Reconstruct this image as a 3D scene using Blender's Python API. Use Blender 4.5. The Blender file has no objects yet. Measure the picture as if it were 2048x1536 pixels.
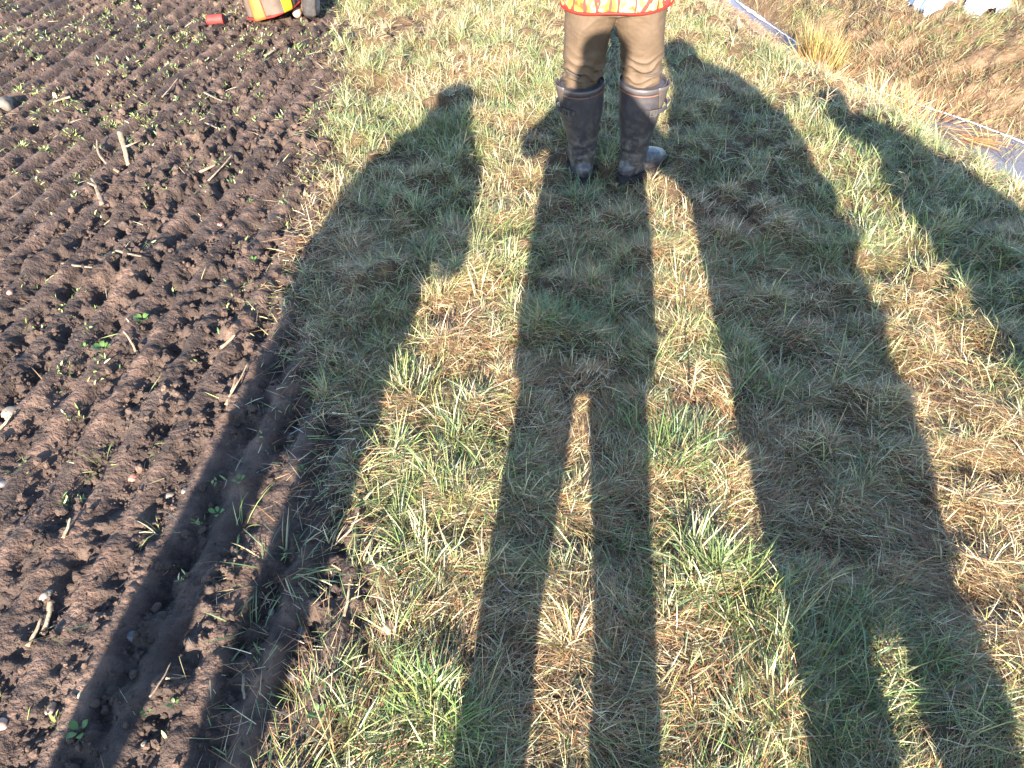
import bpy, bmesh, math, random
import numpy as np
from mathutils import Vector, Matrix

S = bpy.context.scene
COL = S.collection
PI = math.pi
# ---------------------------------------------------------------- camera, sky, sun, exposure
H = 1.6
PITCH = math.radians(43.8)
FPX = 1480.0
cam_d = bpy.data.cameras.new('camera')
cam = bpy.data.objects.new('camera', cam_d)
COL.objects.link(cam)
cam.location = (0, 0, H)
cam.rotation_euler = (PI / 2 - PITCH, 0, 0)
cam_d.sensor_width = 36.0
cam_d.lens = FPX / 2048 * 36.0
cam_d.clip_start = 0.02
cam_d.clip_end = 2000
S.camera = cam
S.render.resolution_x, S.render.resolution_y = 1024, 768

SUN_EL = math.radians(20.0)
AZ = 0.115                                   # shadows run along (sin AZ, cos AZ)
w = bpy.data.worlds.new('World')
S.world = w
w.use_nodes = True
nt = w.node_tree
sky = nt.nodes.new('ShaderNodeTexSky')
sky.sky_type = 'NISHITA'
sky.sun_disc = False
sky.sun_elevation = SUN_EL
sky.sun_rotation = PI + AZ
sky.ozone_density = 3.5
sky.dust_density = 0.3
bg = nt.nodes['Background']
bg.inputs['Strength'].default_value = 0.115
nt.links.new(sky.outputs['Color'], bg.inputs['Color'])
sl = bpy.data.lights.new('sun', 'SUN')
sl.energy = 5.0
sl.angle = math.radians(0.5)
sl.color = (1.0, 0.93, 0.83)
sun = bpy.data.objects.new('sun', sl)
COL.objects.link(sun)
LD = Vector((math.sin(AZ) * math.cos(SUN_EL), math.cos(AZ) * math.cos(SUN_EL), -math.sin(SUN_EL)))
sun.rotation_euler = LD.to_track_quat('-Z', 'Y').to_euler()
S.view_settings.view_transform = 'Standard'
S.view_settings.look = 'None'
S.view_settings.gamma = 1
S.view_settings.exposure = 2.35

rng = np.random.default_rng(11)
random.seed(5)

# ---------------------------------------------------------------- measuring (where things stand on the ground)
def gp(px, py, z=0.0):
    u = (px - 1024) / FPX
    v = (768 - py) / FPX
    dy = math.cos(PITCH) + v * math.sin(PITCH)
    dz = -math.sin(PITCH) + v * math.cos(PITCH)
    t = (z - H) / dz
    return u * t, dy * t

# ---------------------------------------------------------------- noise
_prm = np.random.default_rng(3).permutation(512).astype(np.int64)
_ang = np.random.default_rng(4).uniform(0, 2 * PI, 512)
def perlin(x, y, seed=0):
    x = np.asarray(x, float); y = np.asarray(y, float)
    xi = np.floor(x).astype(np.int64); yi = np.floor(y).astype(np.int64)
    xf = x - xi; yf = y - yi
    def gr(ix, iy, dx, dy):
        a = _ang[_prm[(_prm[(ix + seed * 57) & 511] + iy) & 511]]
        return np.cos(a) * dx + np.sin(a) * dy
    u = xf * xf * xf * (xf * (xf * 6 - 15) + 10); v = yf * yf * yf * (yf * (yf * 6 - 15) + 10)
    n00 = gr(xi, yi, xf, yf); n10 = gr(xi + 1, yi, xf - 1, yf)
    n01 = gr(xi, yi + 1, xf, yf - 1); n11 = gr(xi + 1, yi + 1, xf - 1, yf - 1)
    return 1.5 * ((n00 * (1 - u) + n10 * u) * (1 - v) + (n01 * (1 - u) + n11 * u) * v)
def sstep(a, b, x):
    t = np.clip((x - a) / (b - a), 0, 1)
    return t * t * (3 - 2 * t)
def fbm(x, y, f, o=3, seed=0):
    s = 0; a = 1
    for k in range(o):
        s = s + a * perlin(x * f, y * f, seed + k); f *= 2.03; a *= 0.5
    return s
def worley(x, y, f, seed=0, jit=0.9):
    """distance to nearest jittered cell point, plus that cell's random number"""
    x = np.asarray(x) * f; y = np.asarray(y) * f
    xi = np.floor(x).astype(np.int64); yi = np.floor(y).astype(np.int64)
    best = np.full(x.shape, 9.0); val = np.zeros(x.shape)
    for a in (-1, 0, 1):
        for b in (-1, 0, 1):
            cx = xi + a; cy = yi + b
            hh = _prm[(_prm[(cx + seed * 31) & 511] + cy) & 511]
            h2 = _prm[(hh + 77) & 511]; h3 = _prm[(hh + 191) & 511]
            d = np.hypot(x - (cx + 0.5 + jit * (hh / 511 - 0.5)), y - (cy + 0.5 + jit * (h2 / 511 - 0.5)))
            m = d < best
            best = np.where(m, d, best); val = np.where(m, h3 / 511, val)
    return best, val

# ---------------------------------------------------------------- layout curves
def field_edge(y):
    e = np.interp(y, [-5, 0.0, 0.54, 0.92, 1.22, 1.5, 1.83, 2.6, 3.24, 4.5, 5.45, 8, 30],
                  [-.50, -.45, -.42, -.36, -.40, -.50, -.62, -.78, -.82, -.97, -1.17, -1.7, -5.0])
    return e + 0.05 * perlin(np.asarray(y) * 2.2, 3.3, 9) + 0.03 * perlin(np.asarray(y) * 8, 1.3, 8)
def bank_edge(y):
    return np.interp(y, [-20, 0, 1, 2, 2.87, 3.29, 3.87, 4.44, 4.86, 5.45, 6.6, 8, 30],
                     [6.0, 3.5, 3.15, 2.68, 2.20, 1.97, 1.78, 1.56, 1.42, 1.28, .98, .7, -4.0])
def water_c(y):
    return np.interp(y, [-20, 0, 2, 3, 3.8, 4.35, 5.0, 5.6, 6.6, 8, 30],
                     [7.0, 4.5, 3.75, 3.26, 2.83, 2.58, 2.20, 2.07, 1.84, 1.55, -3.2])
def water_hw(y):
    return np.interp(y, [0, 3.4, 4.3, 4.8, 5.6, 6.0, 6.6, 9], [.55, .42, .20, .05, .04, .03, .03, .2])
WZ = -0.36
def in_field(x, y):
    return x < field_edge(y)

def height(x, y):
    x = np.asarray(x, float); y = np.asarray(y, float)
    # grass verge
    v = 0.018 * perlin(x * 1.6, y * 1.6, 1) + 0.026 * perlin(x * 5.0, y * 5.0, 2) + 0.016 * perlin(x * 11, y * 11, 5) + .005 * perlin(x * 28, y * 28, 6)
    tw_, tc_ = worley(x + .05 * perlin(x * 6, y * 6, 43), y + .05 * perlin(x * 6, y * 6, 44), 5.5, 9)
    v = v + .10 * (.2 + tc_) * sstep(0, .62, .62 - tw_) * (.55 + .45 * sstep(.9, 1.8, y)) * .62 - .018 - .03 * sstep(.35, .9, perlin(x * 4.2, y * 4.2, 45))
    # sown field: rows run along the sun's direction
    s = x - 0.11 * y
    ph = s / 0.125 + 0.10 * perlin(s * 0.8, y * 0.9, 21)
    row = np.abs((ph % 1.0) - 0.5) * 2                     # 0 in the furrow, 1 on the ridge
    rough = sstep(-0.35, 0.35, fbm(x, y, 1.7, 2, 31)) * (.75 + .25 * sstep(1.2, 2.4, y))
    d1, c1 = worley(x + .02 * perlin(x * 20, y * 20, 41), y + .02 * perlin(x * 20, y * 20, 42), 22, 3)
    d2, c2 = worley(x, y, 48, 5)
    clod1 = np.clip(0.55 - d1, 0, 1) * (0.2 + c1) * 0.05
    clod2 = np.clip(0.6 - d2, 0, 1) * (0.2 + c2) * 0.022
    fur = .24 + 1.15 * (1 - sstep(.25, .75, row))
    f = -0.012 + 0.014 * perlin(x * 2.1, y * 2.1, 11) + 0.042 * sstep(.1, .9, row) * (.6 + .4 * sstep(1, 2.2, y))
    f = f + 0.020 * perlin(x * 9, y * 5, 12) * (.5 + .6 * rough) * (.5 + .6 * fur) + 0.020 * perlin(x * 20, y * 15, 13) * (.35 + .8 * rough) * fur
    f = f + (clod1 * (.5 + .7 * sstep(1.2, 2.6, y)) + clod2 * 1.4) * (0.45 + 0.7 * rough) * fur + 0.009 * np.abs(perlin(x * 42, y * 42, 14)) * (.4 + rough) - .012 * sstep(.25, .8, np.abs(perlin(x * 15, y * 12, 15))) * rough * fur
    # a shallow tyre-smoothed trough just inside the field edge
    fe = field_edge(y)
    f = f - 0.008 * np.exp(-((x - fe + .13) / .09) ** 2) + .012 * perlin(x * 16, y * 16, 17) * np.exp(-((x - fe + .2) / .25) ** 2)
    m = sstep(-0.05, 0.05, x - fe)
    z = f * (1 - m) + v * m
    # ditch
    be = bank_edge(y); wc = water_c(y); hw = water_hw(y)
    wl = wc - hw; wr = wc + hw
    u = np.clip((x - be) / np.maximum(wl - be, .05), 0, 1)
    down = -0.40 * (u ** 0.9) * (0.7 + .3 * u) + .022 * perlin(x * 7, y * 7, 54) * u
    q = np.clip((x - wr) / 0.95, 0, 1)
    lump = 0.08 * perlin(x * 2.3, y * 2.3, 51) + 0.06 * perlin(x * 6, y * 6, 52) + .03 * perlin(x * 14, y * 14, 53)
    up = -0.42 + 0.44 * q ** .62
    lumpm = sstep(0, 0.25, x - wr)
    zd = np.where(x <= wc, down, up + lump * lumpm)
    md = sstep(0, .02, x - be)
    z = z * (1 - sstep(0, .6, x - be) * 0.7)
    z = z * (x <= wc) + zd * md
    far = sstep(12, 60, np.hypot(x, y))
    z = z + far * 0.8 * perlin(x * .02, y * .02, 61)
    return z

# ---------------------------------------------------------------- materials
def newmat(name):
    m = bpy.data.materials.new(name); m.use_nodes = True
    return m, m.node_tree, m.node_tree.nodes['Principled BSDF']
def ramp(t, fac, stops):
    r = t.nodes.new('ShaderNodeValToRGB')
    els = r.color_ramp.elements
    while len(els) < len(stops): els.new(0.5)
    for e, (p, c) in zip(els, stops):
        e.position = p; e.color = (*c, 1)
    t.links.new(fac, r.inputs[0])
    return r.outputs[0]
def noise(t, scale, detail=4, rough=.6, dist=0, vec=None):
    n = t.nodes.new('ShaderNodeTexNoise')
    n.inputs['Scale'].default_value = scale; n.inputs['Detail'].default_value = detail
    n.inputs['Roughness'].default_value = rough; n.inputs['Distortion'].default_value = dist
    if vec is not None: t.links.new(vec, n.inputs['Vector'])
    return n.outputs[0]
def objco(t, scale=None):
    c = t.nodes.new('ShaderNodeTexCoord').outputs['Object']
    if scale:
        mp = t.nodes.new('ShaderNodeMapping'); mp.inputs['Scale'].default_value = scale
        t.links.new(c, mp.inputs[0]); return mp.outputs[0]
    return c
def bump(t, b, h, strength, dist):
    n = t.nodes.new('ShaderNodeBump'); n.inputs['Strength'].default_value = strength; n.inputs['Distance'].default_value = dist
    t.links.new(h, n.inputs['Height']); t.links.new(n.outputs[0], b.inputs['Normal'])
def nmat(name, stops, scale=8, rough=.8, bs=.4, bd=.004, bscale=None, detail=5, spec=.3, vs=None, dist=0):
    m, t, b = newmat(name)
    co = objco(t, vs)
    t.links.new(ramp(t, noise(t, scale, detail, .62, dist, co), stops), b.inputs['Base Color'])
    b.inputs['Roughness'].default_value = rough
    b.inputs['Specular IOR Level'].default_value = spec
    if bs: bump(t, b, noise(t, bscale or scale * 4, 4, .6, 0, co), bs, bd)
    return m
def blade_mat(name, trans=.25, rough=.42, spec=.45):
    m, t, b = newmat(name)
    a = t.nodes.new('ShaderNodeAttribute'); a.attribute_name = 'Col'
    t.links.new(a.outputs['Color'], b.inputs['Base Color'])
    b.inputs['Roughness'].default_value = rough
    b.inputs['Specular IOR Level'].default_value = spec
    tr = t.nodes.new('ShaderNodeBsdfTranslucent'); t.links.new(a.outputs['Color'], tr.inputs['Color'])
    mx = t.nodes.new('ShaderNodeMixShader'); mx.inputs[0].default_value = trans
    t.links.new(b.outputs[0], mx.inputs[1]); t.links.new(tr.outputs[0], mx.inputs[2])
    t.links.new(mx.outputs[0], t.nodes['Material Output'].inputs['Surface'])
    return m
M = {}
M['soil'] = nmat('soil', [(.25, (.026, .017, .013)), (.5, (.060, .039, .029)), (.75, (.125, .083, .061))], 9, .8, 1.0, .012, 75, 9, .3)
_t = M['soil'].node_tree; _b = _t.nodes['Principled BSDF']; _l = _b.inputs['Base Color'].links[0].from_socket
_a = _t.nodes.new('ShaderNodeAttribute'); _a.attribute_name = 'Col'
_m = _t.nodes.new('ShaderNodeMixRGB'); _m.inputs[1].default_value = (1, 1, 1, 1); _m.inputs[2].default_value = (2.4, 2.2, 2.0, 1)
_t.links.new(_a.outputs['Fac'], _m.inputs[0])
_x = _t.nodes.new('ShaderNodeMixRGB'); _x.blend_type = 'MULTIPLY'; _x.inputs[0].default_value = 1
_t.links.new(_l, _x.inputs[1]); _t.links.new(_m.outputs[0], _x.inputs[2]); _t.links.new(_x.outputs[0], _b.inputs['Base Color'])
M['thatch'] = nmat('thatch', [(.3, (.05, .03, .018)), (.55, (.11, .072, .04)), (.75, (.20, .14, .075))], 25, .95, .8, .01, 120, 6, .2)
M['bank'] = nmat('bank_soil', [(.3, (.09, .055, .032)), (.6, (.19, .125, .075)), (.8, (.30, .215, .13))], 12, .95, .8, .01, 80, 6, .2)
M['grass'] = blade_mat('grass_blade', .2, .42, .5)
M['straw'] = blade_mat('straw_blade', .15, .45, .5)
M['stone'] = nmat('stone', [(.3, (.08, .065, .05)), (.7, (.18, .15, .12))], 30, .7, .3, .002)
M['stone_pale'] = nmat('pale_stone', [(.3, (.15, .115, .085)), (.7, (.30, .24, .18))], 40, .6, .3, .002)
M['stone_red'] = nmat('reddish_stone', [(.3, (.35, .10, .07)), (.7, (.55, .25, .18))], 60, .6, .3, .002)
M['stone_dark'] = nmat('dark_stone', [(.3, (.05, .045, .05)), (.7, (.12, .11, .11))], 40, .6, .3, .002)
M['stone_pink'] = nmat('pinkish_stone', [(.3, (.30, .17, .12)), (.7, (.45, .28, .20))], 50, .7, .3, .002)
M['stalk'] = nmat('dry_stalk', [(.35, (.15, .095, .055)), (.5, (.32, .225, .135)), (.7, (.46, .35, .23))], 30, .6, .5, .003, 160, 5, .3)
M['stalk_old_or_shaded'] = nmat('weathered_or_shaded_stalk', [(.3, (.13, .085, .055)), (.7, (.33, .24, .16))], 40, .8, .6, .004, 140)  # weathered stalks; also the painted shade on half of the broken stem
M['snow'] = nmat('snow', [(.3, (.82, .84, .88)), (.7, (.92, .93, .95))], 6, .6, .4, .01, 30)

# ---------------------------------------------------------------- mesh helpers
def tagit(o, label=None, cat=None, group=None, kind=None):
    if label: o['label'] = label
    if cat: o['category'] = cat
    if group: o['group'] = group
    if kind: o['kind'] = kind
    return o
def root(name, loc, label, cat, group=None):
    o = bpy.data.objects.new(name, None); COL.objects.link(o); o.location = loc
    o.empty_display_size = .1
    return tagit(o, label, cat, group)
def mk(name, V, Fc, mat, parent=None, origin=(0, 0, 0), smooth=True, col=None):
    me = bpy.data.meshes.new(name)
    V = np.asarray(V, float) - np.asarray(origin)
    me.from_pydata([tuple(v) for v in V], [], [tuple(f) for f in Fc]); me.update()
    if smooth: me.polygons.foreach_set('use_smooth', [True] * len(me.polygons))
    me.materials.append(mat)
    if col is not None:
        at = me.color_attributes.new('Col', 'FLOAT_COLOR', 'POINT')
        c4 = np.ones((len(V), 4), np.float32); c4[:, :3] = col
        at.data.foreach_set('color', c4.ravel())
    o = bpy.data.objects.new(name, me); COL.objects.link(o)
    if parent is not None: o.parent = parent
    else: o.location = origin
    return o
def fast_mesh(name, V, quads, mat, smooth=True, col=None, tris=None):
    """V (n,3), quads (q,4), tris (t,3) as arrays"""
    me = bpy.data.meshes.new(name)
    nq = len(quads); ntri = 0 if tris is None else len(tris)
    me.vertices.add(len(V)); me.vertices.foreach_set('co', np.ascontiguousarray(V, np.float32).ravel())
    loops = quads.ravel() if ntri == 0 else np.concatenate([quads.ravel(), tris.ravel()])
    me.loops.add(len(loops)); me.loops.foreach_set('vertex_index', loops.astype(np.int32))
    st = np.arange(nq) * 4
    if ntri: st = np.concatenate([st, nq * 4 + np.arange(ntri) * 3])
    me.polygons.add(nq + ntri); me.polygons.foreach_set('loop_start', st.astype(np.int32))
    me.update(calc_edges=True)
    me.polygons.foreach_set('use_smooth', np.full(nq + ntri, smooth))
    if col is not None:
        at = me.color_attributes.new('Col', 'FLOAT_COLOR', 'POINT')
        c4 = np.ones((len(V), 4), np.float32); c4[:, :3] = col
        at.data.foreach_set('color', c4.ravel())
    me.materials.append(mat)
    o = bpy.data.objects.new(name, me); COL.objects.link(o)
    return o

# ---------------------------------------------------------------- the ground: one height field in three named sheets
def axis(segs):
    out = []
    for a, b, st in segs:
        n = max(1, int(round((b - a) / st))); out += list(np.linspace(a, b, n, endpoint=False))
    out.append(segs[-1][1]); return np.array(out)
ax = axis([(-400, -60, 68), (-60, -12, 6), (-12, -6, .5), (-6, -3.7, .05), (-3.7, -.3, .0085), (-.3, 2.0, .022), (2.0, 4.6, .03), (4.6, 8, .12), (8, 20, 1.5), (20, 60, 8), (60, 400, 68)])
ay = axis([(-400, -40, 72), (-40, -4, 4), (-4, 0, .12), (0, .4, .03), (.4, 2.0, .0075), (2.0, 4.0, .010), (4.0, 5.8, .016), (5.8, 9, .08), (9, 20, .6), (20, 60, 5), (60, 400, 68)])
GX, GY = np.meshgrid(ax, ay)
GZ = height(GX, GY)
nx = len(ax)
VV = np.stack([GX, GY, GZ], -1).reshape(-1, 3)
ii = (np.arange(len(ay) - 1)[:, None] * nx + np.arange(nx - 1)[None]).ravel()
Q = np.stack([ii, ii + 1, ii + nx + 1, ii + nx], 1)
cx = VV[Q].mean(1)
isf = cx[:, 0] < field_edge(cx[:, 1])
isb = cx[:, 0] > water_c(cx[:, 1])
def sheet(name, mask, mat):
    q = Q[mask]; used, inv = np.unique(q, return_inverse=True)
    c = None
    if name == 'field':
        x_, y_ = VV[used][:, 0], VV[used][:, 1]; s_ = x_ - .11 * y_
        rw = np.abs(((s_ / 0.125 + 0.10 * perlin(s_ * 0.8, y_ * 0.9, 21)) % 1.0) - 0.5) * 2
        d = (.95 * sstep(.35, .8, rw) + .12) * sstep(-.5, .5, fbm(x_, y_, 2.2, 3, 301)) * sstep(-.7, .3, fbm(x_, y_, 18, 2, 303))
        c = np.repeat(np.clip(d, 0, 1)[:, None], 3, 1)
    return tagit(fast_mesh(name, VV[used], inv.reshape(-1, 4), mat, True, c), kind='structure')
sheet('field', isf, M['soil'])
sheet('verge', ~isf & ~isb, M['thatch'])
sheet('ditch_bank', isb, M['bank'])

# water in the ditch
def ribbon(name, ys, lf, rf, z, mat, n=8):
    V = []; Fc = []
    for y in ys:
        a, b = lf(y), rf(y)
        for k in range(n + 1): V.append((a + (b - a) * k / n, y, z))
    for j in range(len(ys) - 1):
        for k in range(n):
            q = j * (n + 1) + k; Fc.append((q, q + 1, q + n + 2, q + n + 1))
    return mk(name, V, Fc, mat)
mw, t, b = newmat('ditch_water')
b.inputs['Base Color'].default_value = (.15, .14, .17, 1); b.inputs['Roughness'].default_value = .14
b.inputs['Specular IOR Level'].default_value = .6; b.inputs['IOR'].default_value = 1.33
bump(t, b, noise(t, 14, 3, .5, 0, objco(t)), .25, .01)
tagit(ribbon('water', np.linspace(-3, 14, 120), lambda y: water_c(y) - water_hw(y) - .12, lambda y: water_c(y) + water_hw(y) + .12, WZ, mw), kind='structure')
# pale ice along the far edge of the water
V = []; Fc = []; col = []
ys = np.linspace(3.3, 7.2, 160)
for j, y in enumerate(ys):
    c = water_c(y) + water_hw(y) * .95
    wd = (.020 + .022 * perlin(y * 4, 2.2, 71) + .014 * perlin(y * 15, 2.2, 72)) * sstep(-.3, .25, perlin(y * 2.6, 8.8, 74)) * (1 - sstep(4.15, 4.3, y) * (1 - sstep(5.7, 5.9, y)))
    wd = max(float(wd), .004)
    for k in range(4): V.append((c - wd + 2 * wd * k / 3 + .01 * float(perlin(y * 30, k * 3.1, 73)), y, WZ + .006 + .004 * (k in (1, 2))))
    if j:
        for k in range(3):
            q = (j - 1) * 4 + k; Fc.append((q, q + 1, q + 5, q + 4))
tagit(mk('ice_rim', V, Fc, M['snow']), kind='structure')

# snow patch on the far bank (scalloped edge)
def poly_info(pts, x, y):
    """inside mask and distance to the outline, ground outline given by its points"""
    P = np.array(pts); ins = np.zeros(x.shape, bool); dm = np.full(x.shape, 9.0)
    for a, b2 in zip(P, np.roll(P, -1, 0)):
        c = ((a[1] > y) != (b2[1] > y)) & (x < (b2[0] - a[0]) * (y - a[1]) / (b2[1] - a[1] + 1e-12) + a[0]); ins ^= c
        d = b2 - a; t_ = np.clip(((x - a[0]) * d[0] + (y - a[1]) * d[1]) / (d @ d), 0, 1)
        dm = np.minimum(dm, np.hypot(x - a[0] - t_ * d[0], y - a[1] - t_ * d[1]))
    return ins, dm
SNOWS = []
def snow_patch(name, pts, thick):
    P0 = np.array([gp(px, py, -.03) for px, py in pts]); SNOWS.append(P0)
    st = .012
    xs = np.arange(P0[:, 0].min() - .1, P0[:, 0].max() + .1, st); ys_ = np.arange(P0[:, 1].min() - .1, P0[:, 1].max() + .1, st)
    X, Y = np.meshgrid(xs, ys_)
    Xn = X + .03 * perlin(X * 7, Y * 7, 81) + .018 * perlin(X * 22, Y * 22, 82); Yn = Y + .03 * perlin(X * 7, Y * 7, 84) + .018 * perlin(X * 22, Y * 22, 85)
    ins, dm = poly_info(P0, Xn, Yn); sd_ = np.where(ins, dm, -dm)
    base = sum(height(X + a, Y + b2) for a in (-.2, -.1, 0, .1, .2) for b2 in (-.2, -.1, 0, .1, .2)) / 25
    Z = base + thick * sstep(-.012, .05, sd_) + .006 * perlin(X * 9, Y * 9, 86) - .02 * (sd_ < 0)
    V_ = np.stack([X, Y, Z], -1).reshape(-1, 3); nx_ = len(xs)
    ii_ = (np.arange(len(ys_) - 1)[:, None] * nx_ + np.arange(nx_ - 1)[None]).ravel(); q = np.stack([ii_, ii_ + 1, ii_ + nx_ + 1, ii_ + nx_], 1)
    ok = (sd_.ravel()[q] > -.012).all(1); q = q[ok]; used, inv = np.unique(q, return_inverse=True)
    return tagit(fast_mesh(name, V_[used], inv.reshape(-1, 4), M['snow']), kind='structure')
snow_patch('snow', [(1822, -6), (1850, 16), (1880, 25), (1905, 22), (1935, 13), (1918, 30), (1955, 36), (1995, 36), (2020, 18), (2052, -10), (2060, -60), (1960, -90), (1850, -70), (1815, -40)], .13)
snow_patch('snow', [(2028, 44), (2040, 38), (2056, 38), (2060, 46), (2040, 48)], .02)

# ---------------------------------------------------------------- blades
def blades(x, y, z, az, lean, curl, L, W, colb, colt, twist=None, nseg=4, up=None):
    """curved tapering blades. lean = angle from vertical at the base, curl = angle added by the tip"""
    n = len(x)
    if twist is None: twist = rng.uniform(-.9, .9, n)
    P = np.stack([x, y, z], 1)
    dirh = np.stack([np.cos(az), np.sin(az), np.zeros(n)], 1)
    per = np.stack([-np.sin(az), np.cos(az), np.zeros(n)], 1)
    prof = {2: [1, .8, 0.12], 3: [.7, 1, .75, .06], 4: [.65, 1, .92, .6, .04]}[nseg]
    rows = []; cols = []
    for k in range(nseg + 1):
        tt = k / nseg
        th = lean + curl * tt
        tang = dirh * np.sin(th)[:, None]; tang[:, 2] += np.cos(th)
        nrm = dirh * np.cos(th)[:, None]; nrm[:, 2] -= np.sin(th)
        wd = (per * np.cos(twist)[:, None] + nrm * np.sin(twist)[:, None]) * (W * prof[k] * .5)[:, None]
        rows.append(P - wd); rows.append(P + wd)
        cc = colb * (1 - tt) + colt * tt
        cols.append(cc); cols.append(cc)
        P = P + tang * (L / nseg)[:, None]
    V = np.stack(rows, 1).reshape(-1, 3); C = np.stack(cols, 1).reshape(-1, 3)
    m = 2 * (nseg + 1)
    base = (np.arange(n) * m)[:, None]
    q = np.concatenate([base + np.array([2 * k, 2 * k + 1, 2 * k + 3, 2 * k + 2]) for k in range(nseg)], 0)
    return V, q, C
class Bag:
    def __init__(s): s.V = []; s.Q = []; s.C = []; s.n = 0
    def add(s, r):
        V, q, C = r; s.V.append(V); s.Q.append(q + s.n); s.C.append(C); s.n += len(V)
    def build(s, name, mat):
        return fast_mesh(name, np.concatenate(s.V), np.concatenate(s.Q), mat, True, np.concatenate(s.C))

PAL = dict(green=(.125, .195, .065), blue=(.10, .165, .095), lime=(.28, .33, .105), straw=(.46, .35, .18), pale=(.60, .50, .31), brown=(.25, .145, .07), rust=(.34, .165, .065), vivid=(.15, .27, .06), gold=(.34, .25, .07), russet=(.33, .15, .065), mud=(.30, .19, .13))
PA = {k: np.array(v) for k, v in PAL.items()}
def mixcol(n, weights, var=.22):
    ks = list(weights); p = np.array([weights[k] for k in ks], float); p /= p.sum()
    idx = rng.choice(len(ks), n, p=p)
    c = np.array([PA[k] for k in ks])[idx]
    return c * (1 + rng.normal(0, var, (n, 1))).clip(.45, 1.7) * (1 + rng.normal(0, .05, (n, 3)))

# patches seen in the photograph: (px, py, radius m, greenness change, density factor)
PATCH = [((1330, 392), .05, -.9, .5), ((1360, 405), .05, -.9, .5), ((1440, 440), .26, -.9, 1.0), ((900, 620), .14, -.9, .9), ((1370, 560), .12, -.7, 1), ((1380, 700), .10, -.8, 1), ((1120, 1400), .12, -.9, .8),
         ((1390, 800), .10, -.8, 1), ((1400, 920), .16, .9, 1.2), ((1000, 560), .12, .5, 1), ((850, 1420), .10, .9, 1), ((1480, 1150), .14, .8, 1.2),
         ((1430, 1400), .08, -.8, .6), ((900, 1190), .12, -.6, 1), ((1600, 950), .3, -.5, 1), ((1980, 1150), .25, -.9, 1), ((1850, 780), .16, -.7, .9),
         ((1900, 520), .2, .8, 1.2), ((1750, 330), .3, .7, 1.2), ((1120, 820), .14, -.6, .8), ((1150, 900), .1, -.7, .8), ((1100, 580), .07, -.6, .15),
         ((1500, 1420), .2, .6, 1), ((1650, 1330), .22, .9, 1.2), ((1340, 385), .07, -.4, .25), ((1230, 150), .1, -.8, .7), ((800, 65), .28, -.6, .15),
         ((1480, 60), .22, -.9, .25), ((1400, 30), .18, -.8, .4), ((1020, 110), .15, -.3, .9), ((1090, 90), .12, -.9, .4), ((960, 1300), .06, -.3, .15), ((1620, 620), .2, -.4, .9),
         ((1180, 640), .15, .7, 1), ((1230, 700), .12, .6, 1), ((880, 330), .3, .4, 1), ((1350, 1290), .07, -.6, .3), ((1170, 980), .05, .6, 1), ((1900, 960), .2, -.2, 1),
         ((1700, 540), .18, .3, .9), ((1130, 1270), .07, -.5, 1), ((700, 900), .12, -.3, .35), ((700, 1100), .12, -.4, .3), ((1050, 1180), .05, -.5, .2), ((640, 1250), .14, -.5, .5), ((680, 1450), .14, 0, .6)]
PW = [(*gp(*c), r, g, d) for c, r, g, d in PATCH]
def greenness(x, y):
    g = .46 + .75 * fbm(x, y, 1.9, 3, 101)
    for cx_, cy_, r, dg, dd in PW:
        g = g + dg * .55 * np.exp(-((x - cx_) ** 2 + (y - cy_) ** 2) / (r * r))
    return np.clip(g, 0, 1)
def dens(x, y):
    d = np.clip(.8 + .75 * fbm(x, y, 4.3, 2, 111), .12, 1.2)
    for cx_, cy_, r, dg, dd in PW:
        d = d * (1 + (dd - 1) * np.exp(-((x - cx_) ** 2 + (y - cy_) ** 2) / (r * r)))
    return d
def scatter(n, x0, x1, y0, y1):
    x = rng.uniform(x0, x1, n); y = rng.uniform(y0, y1, n)
    vis = np.abs(x) < (.75 * y + 1.15)
    return x[vis], y[vis]
def verge_mask(x, y, soft=.07):
    fe = field_edge(y); wl = water_c(y) - water_hw(y)
    lim = np.where(y > 4.35, bank_edge(y) + .05 + rng.normal(0, .04, len(x)), wl + .02)
    return (x - fe + rng.normal(0, soft, len(x)) > 0) & (x < lim)
FEET = [(.31, 3.03, .13), (.55, 3.04, .14)]
def off_feet(x, y, k=1.0):
    m = np.ones(len(x), bool)
    for a, b2, r in FEET: m &= np.hypot(x - a, (y - b2 - .04)) > r * k * .75
    return m
verge = Bag()
# 1. tufts: blades radiating from common roots
nt_ = 26000
tx, ty = scatter(nt_, -1.7, 3.6, .2, 6.6)
k = verge_mask(tx, ty) & (rng.uniform(0, 1, len(tx)) < dens(tx, ty))
tx, ty = tx[k], ty[k]
gn = greenness(tx, ty)
cnt = rng.integers(7, 20, len(tx))
idx = np.repeat(np.arange(len(tx)), cnt)
n = len(idx)
tsz = rng.lognormal(0, .28, len(tx)) * (.8 + .35 * gn)
tdir = rng.uniform(0, 2 * PI, len(tx)); tl = rng.uniform(0, .8, len(tx))
spread = rng.uniform(.008, .035, len(tx))
a0 = rng.uniform(0, 2 * PI, n)
rr = np.sqrt(rng.uniform(0, 1, n)) * spread[idx]
bx = tx[idx] + rr * np.cos(a0); by = ty[idx] + rr * np.sin(a0)
lx = np.cos(a0) * rng.uniform(.0, .6, n) + np.cos(tdir[idx]) * tl[idx] + rng.normal(0, .33, n)
ly = np.sin(a0) * rng.uniform(.0, .6, n) + np.sin(tdir[idx]) * tl[idx] + rng.normal(0, .33, n)
baz = np.arctan2(ly, lx); lean = np.hypot(lx, ly).clip(0, 1.25)
isg = rng.uniform(0, 1, n) < (gn[idx] * 1.15).clip(0.05, .93)
cg = mixcol(n, dict(green=5, blue=3, lime=3.2, vivid=1))
cd = mixcol(n, dict(straw=4, pale=3, brown=2, lime=.7))
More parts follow.
